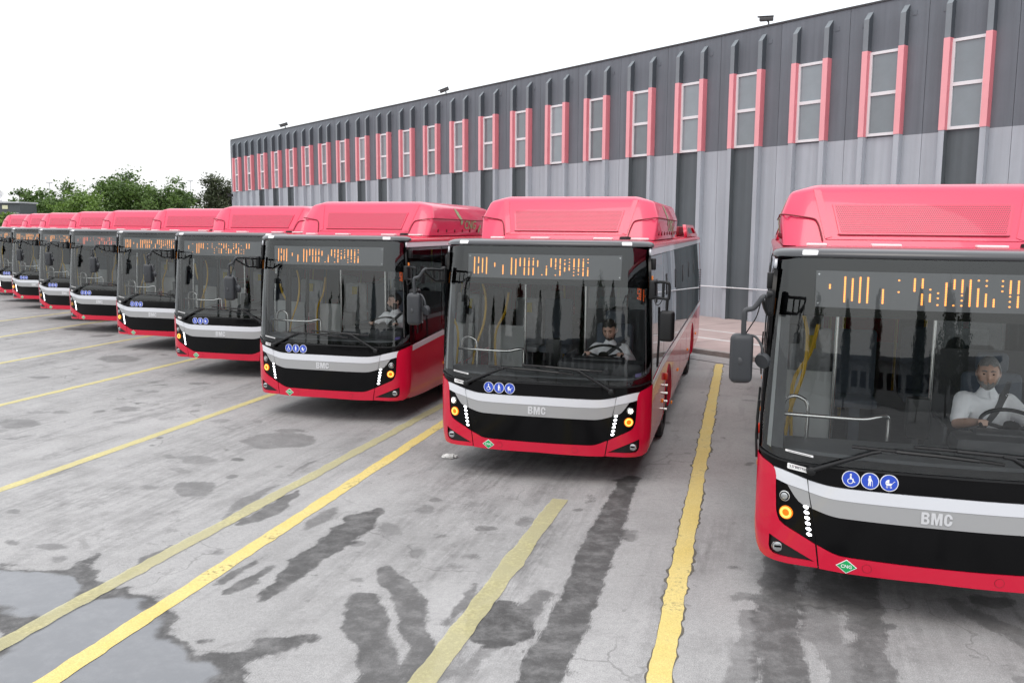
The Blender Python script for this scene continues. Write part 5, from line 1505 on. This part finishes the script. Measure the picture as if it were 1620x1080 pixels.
def head_bm(c, yaw, pit, sc=1.12, part='head', jaw=1.0):
    """head looking along -y before turning; part picks skin, hair or beard shells"""
    bm = bmesh.new()
    bmesh.ops.create_icosphere(bm, subdivisions=5 if part == 'head' else 4, radius=1)
    gs = lambda v, m_, s_: math.exp(-sum(((a - b) / w) ** 2 for a, b, w in zip(v, m_, s_)))
    kill = []
    for v in bm.verts:
        x, y, z = v.co
        u = v.co.copy()
        X, Y, Z = x * .076, y * .098, z * .122
        if z < 0:
            X *= 1 - .20 * (-z) ** 1.6; Y *= 1 - .10 * (-z) ** 2
            if y > 0: Y *= 1 - .35 * (-z)
        if y < 0:
            Y -= .004 * gs((x, z), (0, .25), (.6, .16))                    # brow
            Y += .012 * (gs((x, z), (.36, .06), (.2, .12)) + gs((x, z), (-.36, .06), (.2, .12)))   # eye sockets
            Y -= .030 * gs((x, z), (0, -.18), (.15, .12)) + .013 * gs((x, z), (0, .02), (.11, .20))  # nose
            Y -= .007 * gs((x, z), (0, -.46), (.30, .07)) - .006 * gs((x, z), (0, -.52), (.30, .03))  # lips
            Y -= .012 * gs((x, z), (0, -.80), (.35, .18))                 # chin
            X += math.copysign(.005, x) * gs((abs(x), z), (.62, -.15), (.25, .25))                 # cheek
        v.co = Vector((X, Y, Z))
        if part == 'hair':
            hl = .42 + .10 * (1 - min(1, abs(x) / .6))
            keep = (z > hl and y < .1) or (y >= .1 and z > -.45) or (abs(x) > .72 and z > -.05 and y > -.35)
            if not keep: kill.append(v)
            v.co *= 1.045; v.co += u * (.004 + .003 * mnoise.noise(u * 9))
        if part == 'beard':
            keep = z < -.28 and y < .35 and not (abs(x) < .30 and -.50 < z and y < 0 and z < -.40) and (z < -.30 or abs(x) > .2)
            if abs(x) > .60: keep = z < -.05 and -.6 < y < .2
            if not keep: kill.append(v)
            v.co *= 1.02; v.co += u * (.004 + .003 * mnoise.noise(u * 12))
        if part == 'moustache':
            keep = y < 0 and -.43 < z < -.30 and abs(x) < .36
            if not keep: kill.append(v)
            v.co.y -= .006
    if kill: bmesh.ops.delete(bm, geom=kill, context='VERTS')
    if part == 'head':
        for s in (-1, 1):
            r_ = bmesh.ops.create_uvsphere(bm, u_segments=10, v_segments=8, radius=1)
            for v in r_['verts']: v.co = Vector((s * .077 + v.co.x * .010, .012 + v.co.y * .020, -.004 + v.co.z * .033))
    Mx = Matrix.Translation(c) @ Matrix.Rotation(yaw, 4, 'Z') @ Matrix.Rotation(pit, 4, 'X') @ Matrix.Scale(sc, 4)
    bmesh.ops.transform(bm, matrix=Mx, verts=bm.verts)
    return bm, Mx

def voxel(me, size):
    o = bpy.data.objects.new('vx', me); COL.objects.link(o)
    m_ = o.modifiers.new('r', 'REMESH'); m_.mode = 'VOXEL'; m_.voxel_size = size; m_.use_smooth_shade = True
    m2 = o.modifiers.new('s', 'SMOOTH'); m2.factor = .5; m2.iterations = 4
    dg = bpy.context.evaluated_depsgraph_get(); dg.update()
    out = bpy.data.meshes.new_from_object(o.evaluated_get(dg))
    bpy.data.objects.remove(o)
    for p in out.polygons: p.use_smooth = True
    return out

def driver(bi, label, hx, hy, hz, yaw, pit, sleeve, skin, hair, beard, lean=0., cap=False, moust=False, roll_to=0.):
    """built in bus axes around the seat point, then set in the bus"""
    b = buses[bi]
    S = Vector((.66, 1.10, 1.09))
    H = Vector((hx, hy, hz)) - S
    V = []; E = []; Rr = []
    def add(p, r_, par=None):
        V.append(Vector(p)); Rr.append(r_)
        if par is not None: E.append((par, len(V) - 1))
        return len(V) - 1
    mid = lambda t: Vector((H.x * t, .06 + (H.y + .02 - .06) * t, 0))
    nb = Vector((H.x * .96, H.y + .035, H.z - .13))
    sh_z = H.z - .235
    pel = add((0, .08, .09), .15)
    wai = add((mid(.3).x, .09 + mid(.3).y * .3, .24), (.155, .135), pel)
    che = add((mid(.7).x, nb.y * .75 + .03, sh_z - .11), (.165, .13), wai)
    nk0 = add((nb.x, nb.y + .015, sh_z + .035), (.075, .07), che)
    nk1 = add(nb, .052, nk0)
    nk2 = add((H.x, H.y + .02, H.z - .06), .05, nk1)
    hands = []
    arms = []
    for s in (-1, 1):
        sh = add((nb.x + s * .165, nb.y + .02, sh_z - .015), .072, che)
        hand = Vector((s * .205 - .02, .68 - S.y, 1.445 - S.z))
        elb = Vector((nb.x * .5 + s * .30, (nb.y + hand.y) * .5 + .03, (sh_z + hand.z) * .5 - .13))
        d1 = add(V[sh].lerp(elb, .5), .054, sh)
        el = add(elb, .043, d1)
        fa = add(elb.lerp(hand, .45), .040, el)
        wr = add(elb.lerp(hand, .86), .027, fa)
        arms.append((V[sh].copy(), elb, hand, wr))
        hp = add(hand + Vector((0, .02, -.01)), (.040, .026), wr)
        for k in range(4):
            kx = (k - 1.5) * .019
            f0 = add(hand + Vector((kx, -.020, .012)), .0105, hp)
            f1 = add(hand + Vector((kx, -.050, .016 - abs(k - 1.5) * .003)), .0095, f0)
            add(hand + Vector((kx, -.060, -.018)), .0085, f1)
        t0 = add(hand + Vector((-s * .045, -.005, .0)), .011, hp)
        add(hand + Vector((-s * .052, -.040, -.012)), .009, t0)
    for s in (-1, 1):
        hp = add((s * .10, .04, .07), .10, pel)
        kn = add((s * .14, -.42, .06), .068, hp)
        an = add((s * .14, -.52, -.22), .046, kn)
        add((s * .14, -.64, -.26), .042, an)
    body = skin_eval(V, E, Rr, pel, 2)
    hb, Mx = head_bm(H, yaw, pit)
    hb.from_mesh(body)
    me = bpy.data.meshes.new('person'); hb.to_mesh(me); hb.free()
    me = voxel(me, .0065)
    me.name = 'person'
    p = link('person', me, skin)
    p.matrix_world = Matrix.Translation(b.location) @ Matrix.Rotation(b.rotation_euler.z, 4, 'Z') @ Matrix.Translation(S)
    tag(p, label, 'person')
    # shirt: a looser shell over trunk and upper arms
    SV = []; SE = []; SR = []
    def a2(q, r_, par=None):
        SV.append(Vector(q)); SR.append(r_)
        if par is not None: SE.append((par, len(SV) - 1))
        return len(SV) - 1
    r0 = a2(V[pel] + Vector((0, 0, -.03)), .165); r1 = a2(V[wai], (.178, .155), r0); r2 = a2(V[che], (.186, .150), r1)
    r3 = a2(V[nk0] + Vector((0, 0, -.015)), (.09, .085), r2)
    a2(V[nk1] + Vector((0, 0, -.028)), .066, r3)
    for (sh, elb, hand, wr), s in zip(arms, (-1, 1)):
        q0 = a2(sh + Vector((0, 0, -.005)), .086, r2)
        q1 = a2(sh.lerp(elb, .55), .070, q0)
        if sleeve == 'short':
            a2(sh.lerp(elb, .80), .066, q1)
        else:
            q2 = a2(elb, .056, q1); q3 = a2(elb.lerp(hand, .45), .050, q2); a2(elb.lerp(hand, .84), .036, q3)
    sm_ = voxel(skin_eval(SV, SE, SR, 0, 2), .011)
    fold = [(v.co + v.normal * (mnoise.noise(v.co * 9) * .006 + mnoise.noise(v.co * 22) * .003)) for v in sm_.vertices]
    sm_.vertices.foreach_set('co', [c_ for q_ in fold for c_ in q_])
    link('shirt', sm_, M_SHIRT, p)
    # collar: two folded flaps round the neck
    bm = bmesh.new()
    nc = V[nk1] + Vector((0, 0, -.022))
    for s in (-1, 1):
        ring = []
        for k in range(9):
            a = R(-90) + s * R(8 + 172 * k / 8)
            dirx = Vector((math.cos(a), math.sin(a), 0))
            drop = .030 * (1 - k / 8)
            ring.append((nc + Vector((dirx.x * .060, dirx.y * .062 - .004, .026 - drop)), nc + Vector((dirx.x * .088, dirx.y * .088 - .012, -.010 - drop * 1.5))))
        for (a0, b0), (a1, b1) in zip(ring[:-1], ring[1:]):
            bm.faces.new([bm.verts.new(q) for q in (a0, a1, b1, b0)])
    bmesh.ops.remove_doubles(bm, verts=bm.verts, dist=1e-4)
    bmesh.ops.solidify(bm, geom=bm.faces[:], thickness=.004)
    from_bm('collar', bm, M_SHIRT, p, True, 60)
    # trousers and shoes
    TV = [V[pel] + Vector((0, 0, -.02))]; TE = []; TR = [.165]
    base = len(V) - 8
    for s in range(2):
        i0 = base + s * 4
        TV.append(V[i0]); TR.append(.115); TE.append((0, len(TV) - 1))
        TV.append(V[i0 + 1]); TR.append(.084); TE.append((len(TV) - 2, len(TV) - 1))
        TV.append(V[i0 + 2]); TR.append(.062); TE.append((len(TV) - 2, len(TV) - 1))
    link('trousers', voxel(skin_eval(TV, TE, TR, 0, 2), .014), M_TROU, p)
    hm, _ = head_bm(H, yaw, pit, 1.12, 'hair'); from_bm('hair', hm, hair, p, True)
    if beard: bm, _ = head_bm(H, yaw, pit, 1.12, 'beard'); from_bm('beard', bm, beard, p, True)
    if moust: bm, _ = head_bm(H, yaw, pit, 1.12, 'moustache'); from_bm('moustache', bm, M_HAIRD, p, True)
    for s in (-1, 1):
        bm = bmesh.new(); bmesh.ops.create_uvsphere(bm, u_segments=10, v_segments=8, radius=.011)
        for v in bm.verts: v.co = Mx @ (Vector((s * .0285, -.0795, .007)) + Vector((v.co.x, v.co.y * .6, v.co.z * .55)))
        from_bm('eye', bm, M_EYE, p, True)
        bm = bmesh.new(); add_tube(bm, [Mx @ Vector((s * x, y, z)) for x, y, z in ((.012, -.100, .030), (.028, -.098, .036), (.046, -.086, .031))], [.0045, .006, .003], 6); from_bm('eyebrow', bm, M_HAIRD if hair is M_HAIRD else M_HAIRG, p, True)
    if cap:
        bm = bmesh.new(); bmesh.ops.create_uvsphere(bm, u_segments=20, v_segments=12, radius=1)
        bmesh.ops.delete(bm, geom=[v for v in bm.verts if v.co.z < -.05], context='VERTS')
        for v in bm.verts: v.co = Mx @ Vector((v.co.x * .086, .034 + v.co.y * .088, .082 + v.co.z * .052))
        r_ = []
        for k in range(13):
            a = R(235 + 130 * k / 12)
            r_.append((bm.verts.new(Mx @ Vector((.086 * math.cos(a), .034 + .088 * math.sin(a), .084))), bm.verts.new(Mx @ Vector((.112 * math.cos(a), .026 + .125 * math.sin(a), .074)))))
        for (a0, b0), (a1, b1) in zip(r_[:-1], r_[1:]): bm.faces.new((a0, b0, b1, a1))
        from_bm('cap', bm, M_CAP, p, True, 60)
    # belt: wraps from the pillar-side shoulder across the chest to the far hip
    bm = bmesh.new()
    tgt = sm_
    from mathutils.bvhtree import BVHTree
    bv = BVHTree.FromPolygons([v.co.copy() for v in tgt.vertices], [list(q.vertices) for q in tgt.polygons])
    A0 = V[nk0] + Vector((.135, -.02, .03)); B0 = V[pel] + Vector((-.17, -.1, .10))
    prev = None
    for k in range(25):
        t = k / 24
        q = A0.lerp(B0, t)
        side_ = Vector((B0 - A0)).cross(Vector((0, 1, 0))).normalized() * .025
        row = []
        for w in (-1, -.33, .33, 1):
            hit = bv.ray_cast(q + side_ * w + Vector((0, -.6, 0)), Vector((0, 1, 0)))
            row.append(bm.verts.new((hit[0] + Vector((0, -.008, 0))) if hit[0] is not None else q + side_ * w))
        if prev:
            for i in range(3): bm.faces.new((prev[i], row[i], row[i + 1], prev[i + 1]))
        prev = row
    top = [bm.verts.new(V[nk0] + Vector((.20 + i * .012, .20, .10))) for i in range(4)]
    bm.verts.ensure_lookup_table()
    first = [bm.verts[i] for i in range(4)]
    for i in range(3): bm.faces.new((top[i], first[i], first[i + 1], top[i + 1]))
    from_bm('seat_belt', bm, M_BELT, p, True)
    return p
driver(0, 'grey-bearded driver in a white short-sleeved shirt at the wheel of the nearest bus', .545, 1.06, 1.785, R(-11), R(3), 'short', M_SKIN, M_HAIRG, M_BEARDW)
driver(1, 'moustached driver in a white shirt looking down, second bus from the right', .655, 1.00, 1.70, R(-6), R(20), 'long', M_SKIN2, M_HAIRD, M_BEARDD, moust=True)
driver(2, 'driver in a white shirt turning his head aside, third bus from the right', .675, 1.04, 1.765, R(-45), R(0), 'long', M_SKIN, M_HAIRD, M_BEARDD)

# ------------------------------------------------------------------ trees
def leaf_mat(name, c1, c2, trans=.25):
    m = bpy.data.materials.new(name); m.use_nodes = True
    nt = m.node_tree; L = nt.links.new
    b = nt.nodes['Principled BSDF']
    oi = N(nt, 'ShaderNodeNewGeometry'); ns = N(nt, 'ShaderNodeTexNoise', Scale=.9, Detail=3)
    L(oi.outputs['Position'], ns.inputs['Vector'])
    ad = N(nt, 'ShaderNodeMath', operation='MULTIPLY_ADD'); L(oi.outputs['Random Per Island'], ad.inputs[0]); ad.inputs[1].default_value = .55
    sb = N(nt, 'ShaderNodeMath', operation='MULTIPLY_ADD'); L(ns.outputs['Fac'], sb.inputs[0]); sb.inputs[1].default_value = 1.6; sb.inputs[2].default_value = -.55
    L(sb.outputs[0], ad.inputs[2])
    mx = N(nt, 'ShaderNodeMix', data_type='RGBA'); mx.clamp_factor = True; L(ad.outputs[0], mx.inputs['Factor'])
    mx.inputs['A'].default_value = (*c1, 1); mx.inputs['B'].default_value = (*c2, 1)
    L(mx.outputs['Result'], b.inputs['Base Color'])
    b.inputs['Roughness'].default_value = .55
    tr = N(nt, 'ShaderNodeBsdfTranslucent'); L(mx.outputs['Result'], tr.inputs['Color'])
    ms = N(nt, 'ShaderNodeMixShader'); ms.inputs[0].default_value = trans
    L(b.outputs[0], ms.inputs[1]); L(tr.outputs[0], ms.inputs[2]); L(ms.outputs[0], nt.nodes['Material Output'].inputs[0])
    return m
M_LEAF = leaf_mat('leaf_green', (.030, .068, .014), (.135, .225, .048))
M_LEAFL = leaf_mat('leaf_light_green', (.06, .12, .02), (.19, .30, .06))
M_LEAFD = leaf_mat('leaf_dull_green', (.030, .042, .016), (.085, .105, .05))
M_CYP = leaf_mat('cypress_green', (.022, .036, .018), (.06, .085, .04), .15)
M_BARK = mat('bark', (.09, .07, .05), .9, var=.3, vscale=12, bump=.6, bscale=20)

def leaves_mesh(P, size, seed, droop=.2, aspect=.5):
    """P: (n,3) leaf positions -> one folded quad pair per leaf"""
    r_ = np.random.default_rng(seed)
    n = len(P)
    d = r_.normal(size=(n, 3)); d[:, 2] = d[:, 2] * .6 - droop; d /= np.linalg.norm(d, axis=1)[:, None]
    e = np.cross(d, r_.normal(size=(n, 3))); e /= np.linalg.norm(e, axis=1)[:, None] + 1e-9
    sz = size * r_.uniform(.6, 1.35, n)[:, None]
    a = P - d * sz * .5; c = P + d * sz * .5
    b1 = P + e * sz * aspect * .5; b2 = P - e * sz * aspect * .5
    co = np.stack([a, b1, c, b2], 1).reshape(-1, 3)
    me = bpy.data.meshes.new('crown')
    me.vertices.add(len(co)); me.vertices.foreach_set('co', co.ravel())
    me.loops.add(n * 4); me.loops.foreach_set('vertex_index', np.arange(n * 4, dtype=np.int32))
    me.polygons.add(n); me.polygons.foreach_set('loop_start', np.arange(0, n * 4, 4, dtype=np.int32))
    me.update(calc_edges=True)
    return me

def broad_tree(x, y, h, rad, label, leafm, seed, nleaf=9000, leaf=.24, base=.25, group=None, z0=0., flat=.8):
    r_ = np.random.default_rng(seed)
    t = empty('broadleaf_tree', (x, y, z0))
    tag(t, label, 'tree', group)
    bm = bmesh.new()
    fork = h * base
    trunk = [(0, 0, -.2), (.05, .03, fork * .5), (.0, .1, fork)]
    add_tube(bm, trunk, [h * .030, h * .026, h * .023], 8)
    clumps = []
    nb = 15
    for k in range(nb):
        a = 2 * math.pi * k / nb + r_.uniform(-.3, .3)
        el = r_.uniform(.15, 1.35)
        Ld = rad * r_.uniform(.55, 1.08) * (1 if el < .9 else .9)
        tip = Vector((math.cos(a) * math.cos(el) * Ld, math.sin(a) * math.cos(el) * Ld, fork + math.sin(el) * (h - fork) * r_.uniform(.75, 1.0)))
        p0 = Vector((0, .1, fork * r_.uniform(.8, 1.0)))
        m1 = p0.lerp(tip, .5) + Vector((r_.uniform(-.2, .2), r_.uniform(-.2, .2), .25))
        add_tube(bm, [p0, m1, tip], [h * .014, h * .008, h * .003], 6)
        for q in range(6):
            f = r_.uniform(.35, 1.08)
            c = p0.lerp(tip, f) + Vector(r_.normal(size=3)) * rad * .16
            clumps.append((c, rad * r_.uniform(.16, .32)))
        clumps.append((tip, rad * r_.uniform(.10, .18)))
        clumps.append((tip + Vector(r_.normal(size=3)) * rad * .14, rad * .09))
    tr = from_bm('trunk', bm, M_BARK, t, True, 60)
    P = []
    w = np.array([c[1] ** 2 for c in clumps]); w /= w.sum()
    for (c, rr), wi in zip(clumps, w):
        n = max(20, int(nleaf * wi))
        d = r_.normal(size=(n, 3)); d /= np.linalg.norm(d, axis=1)[:, None]
        rad_ = rr * (r_.uniform(0, 1, n) ** .45)[:, None] * (1 + .35 * r_.normal(size=(n, 1)))
        q = np.array(c) + d * rad_ * np.array([1, 1, flat])
        P.append(q)
    P = np.concatenate(P)
    P[:, 2] = np.maximum(P[:, 2], fork * .7)
    link('crown', leaves_mesh(P, leaf, seed), leafm, t)
    return t
def at(u, v, D):     # place along a photo direction at a chosen distance
    r_ = ray(u, v)
    return r_[0] / r_[1] * D, D, CAM_H + r_[2] / r_[1] * D
G_T = 'broadleaf trees beyond the parked buses'
for (u, vtop, D, rad, lab, lm, sd_, nl) in [
        (36, 300, 66, 2.3, 'dark green tree above the leftmost buses, beside the billboard', M_LEAF, 1, 8000),
        (82, 305, 72, 2.9, 'green tree second from the left behind the parked buses', M_LEAF, 2, 9000),
        (128, 308, 64, 2.4, 'bright light-green tree between two darker trees behind the buses', M_LEAFL, 3, 8500),
        (188, 287, 70, 3.2, 'tall green tree left half of the broad clump behind the buses', M_LEAF, 4, 11000),
        (246, 284, 69, 3.2, 'tallest green tree of the broad clump behind the buses', M_LEAF, 5, 11000),
        (284, 300, 73, 2.6, 'smaller tree at the right end of the broad clump', M_LEAF, 6, 8000),
        (350, 273, 76, 2.6, 'sparse dull-green tree against the far corner of the warehouse', M_LEAFD, 7, 6500),
        (2, 334, 54, 1.0, 'yellow-green bush top at the left edge below the billboard', M_LEAFL, 8, 5000)]:
    x, y, z = at(u, vtop, D)
    broad_tree(x, y, z * 1.0, rad * 1.08, lab, lm, sd_, int(nl * 1.9), leaf=.24 if D > 60 else .2, group=G_T)

# ------------------------------------------------------------------ light masts, billboard and dish in the distance
M_POLE = mat('galvanised_pole', (.6, .61, .62), .6)
def mast(u, vtop, D, label):
    x, y, z = at(u, vtop, D)
    t = empty('light_mast', (x, y, 0)); tag(t, label, 'lamp post', 'tall light masts in the distance')
    tube('pole', [(0, 0, 0), (0, 0, z * .5), (0, 0, z)], [.12, .08, .05], M_POLE, t, 10)
    tube('lamp_head', [(0, 0, z), (0, 0, z + .12), (0, 0, z + .2)], [.40, .45, .25], M_POLE, t, 14)
mast(78, 290, 130, 'thin light mast rising above the trees at the left')
mast(301, 287, 140, 'thin pale light mast between the tree clump and the warehouse')
M_BILL = mat('billboard_dark', (.06, .07, .075), .5); M_BILT = mat('billboard_text', (.42, .44, .45), .6); M_BPANE = mat('lit_pane', (.62, .62, .42), .3)
bx, by, bz = at(22, 345, 58)
t = empty('gatehouse', (bx, by, 0)); tag(t, 'dark grey building top with pale roof slab at the left edge', 'building')
zt_ = at(22, 322, 58)[2]; zb_ = at(22, 347, 58)[2]
box('wall', (0, .4, (zb_ - .1) / 2), (1.9, 1.8, zb_ - .1), M_BILT, t)
box('fascia', (-.1, 0, (zt_ + zb_) / 2), (2.2, 2.0, zt_ - zb_), M_BILL, t)
box('roof_slab', (-.2, 0, zt_ + .05), (2.5, 2.3, .09), M_BILT, t)
box('window_pane', (.05, -1.02, zt_ - .26), (.36, .03, .24), M_BPANE, t)
for k in range(3): box('fascia_panel_line', (.45, -1.012, zb_ + .40 - .12 * k), (.95 - .15 * k, .02, .035), M_BILT, t)
t2 = empty('satellite_dish', (bx - .55, by - .4, zt_ + .10)); tag(t2, 'small white satellite dish on the roof slab at the left edge', 'dish')
bm = bmesh.new(); bmesh.ops.create_uvsphere(bm, u_segments=20, v_segments=10, radius=.40)
bmesh.ops.delete(bm, geom=[v for v in bm.verts if v.co.y > -.22], context='VERTS')
for v in bm.verts: v.co = Vector((v.co.x, -v.co.y - .36, v.co.z + .42))
from_bm('reflector', bm, M_WHITE, t2, True)
tube('bracket', [(0, 0, 0), (0, 0, .5)], .04, M_POLE, t2, 8)

# ------------------------------------------------------------------ crumpled paper on the ground
px_, py_ = ground(711, 724)
bm = bmesh.new(); bmesh.ops.create_icosphere(bm, subdivisions=3, radius=1)
for v in bm.verts:
    n_ = mnoise.noise(v.co * 2.3) * .45 + abs(mnoise.noise(v.co * 5)) * .3
    v.co = Vector((v.co.x * .085, v.co.y * .055, max(-.02, v.co.z * .028))) * (1 + n_) 
    v.co.z += .022
pp = from_bm('crumpled_paper', bm, mat('litter_white', (.62, .62, .60), .8), None)
pp.location = (px_, py_, 0); tag(pp, 'crumpled scrap of white paper on the ground by the bus corner', 'litter')

# ------------------------------------------------------------------ the far side of the yard, seen reflected in the windscreens
def cypress(x, y, h, r0, seed, lab, nleaf=5200):
    r_ = np.random.default_rng(seed)
    t = empty('cypress_tree', (x, y, 0)); tag(t, lab, 'tree', 'dark narrow trees reflected in the windscreens')
    tube('trunk', [(0, 0, -.1), (0, 0, h * .4), (.05, 0, h * .95)], [.16, .11, .02], M_BARK, t, 8)
    z = h * (.12 + .88 * r_.uniform(0, 1, nleaf) ** .8)
    f = (z / h - .12) / .88
    prof = r0 * np.clip(np.sin(np.pi * np.clip(f * .86 + .14, 0, 1)) ** .7, .06, 1)
    a = r_.uniform(0, 2 * np.pi, nleaf)
    lob = 1 + .25 * np.sin(3 * a + z * 1.7) + .2 * np.sin(5 * a - z * 2.9)
    rr = prof * lob * np.sqrt(r_.uniform(.05, 1, nleaf)) * r_.uniform(.8, 1.2, nleaf)
    P = np.stack([np.cos(a) * rr, np.sin(a) * rr, z], 1)
    link('crown', leaves_mesh(P, .34, seed, -.9, .4), M_CYP, t)
rr_ = random.Random(5)
for i, (x, y, h_, r0) in enumerate([(-62, -30, 7.5, 1.0), (-53, -36, 9.0, 1.3), (-49.5, -34, 6.2, .8), (-41, -33, 8.4, 1.2), (-33.5, -35, 9.8, 1.5), (-31.2, -33, 7.4, .9), (-23, -34, 8.6, 1.1), (-16.5, -36, 9.6, 1.6), (-8.5, -33, 7.2, .9), (-6.6, -34, 9.2, 1.3), (2.5, -35, 9.0, 1.5), (9.5, -36, 7.4, 1.1), (17, -38, 9.0, 1.4)]):
    if i in (2, 5, 8, 11): continue
    cypress(x, y, h_ * .74, r0 * .72, 100 + i, 'dark narrow cypress reflected in the bus windscreens')
broad_tree(-38, -40, 8.0, 3.0, 'round dark tree reflected among the cypresses in the windscreens', M_LEAFD, 41, 6000, .35)
broad_tree(-1.5, -42, 7.6, 3.2, 'round dark tree reflected in the nearest windscreen', M_LEAFD, 42, 6000, .35)
M_LOW = mat('depot_wall', (.36, .36, .35), .7, var=.1); M_LOWR = mat('depot_roof', (.16, .17, .18), .6)
dp = empty('depot_shed', (-24, -58, 0)); tag(dp, 'long low depot shed reflected in the windscreens', 'building')
box('wall', (0, 0, 1.7), (70, 9, 3.4), M_LOW, dp)
box('roof', (0, 0, 3.6), (71.5, 10.5, .4), M_LOWR, dp, .05)
for k in range(22): box('window', (-33 + k * 3.15, 4.52, 1.9), (2.1, .05, 1.3), M_BLACK, dp)
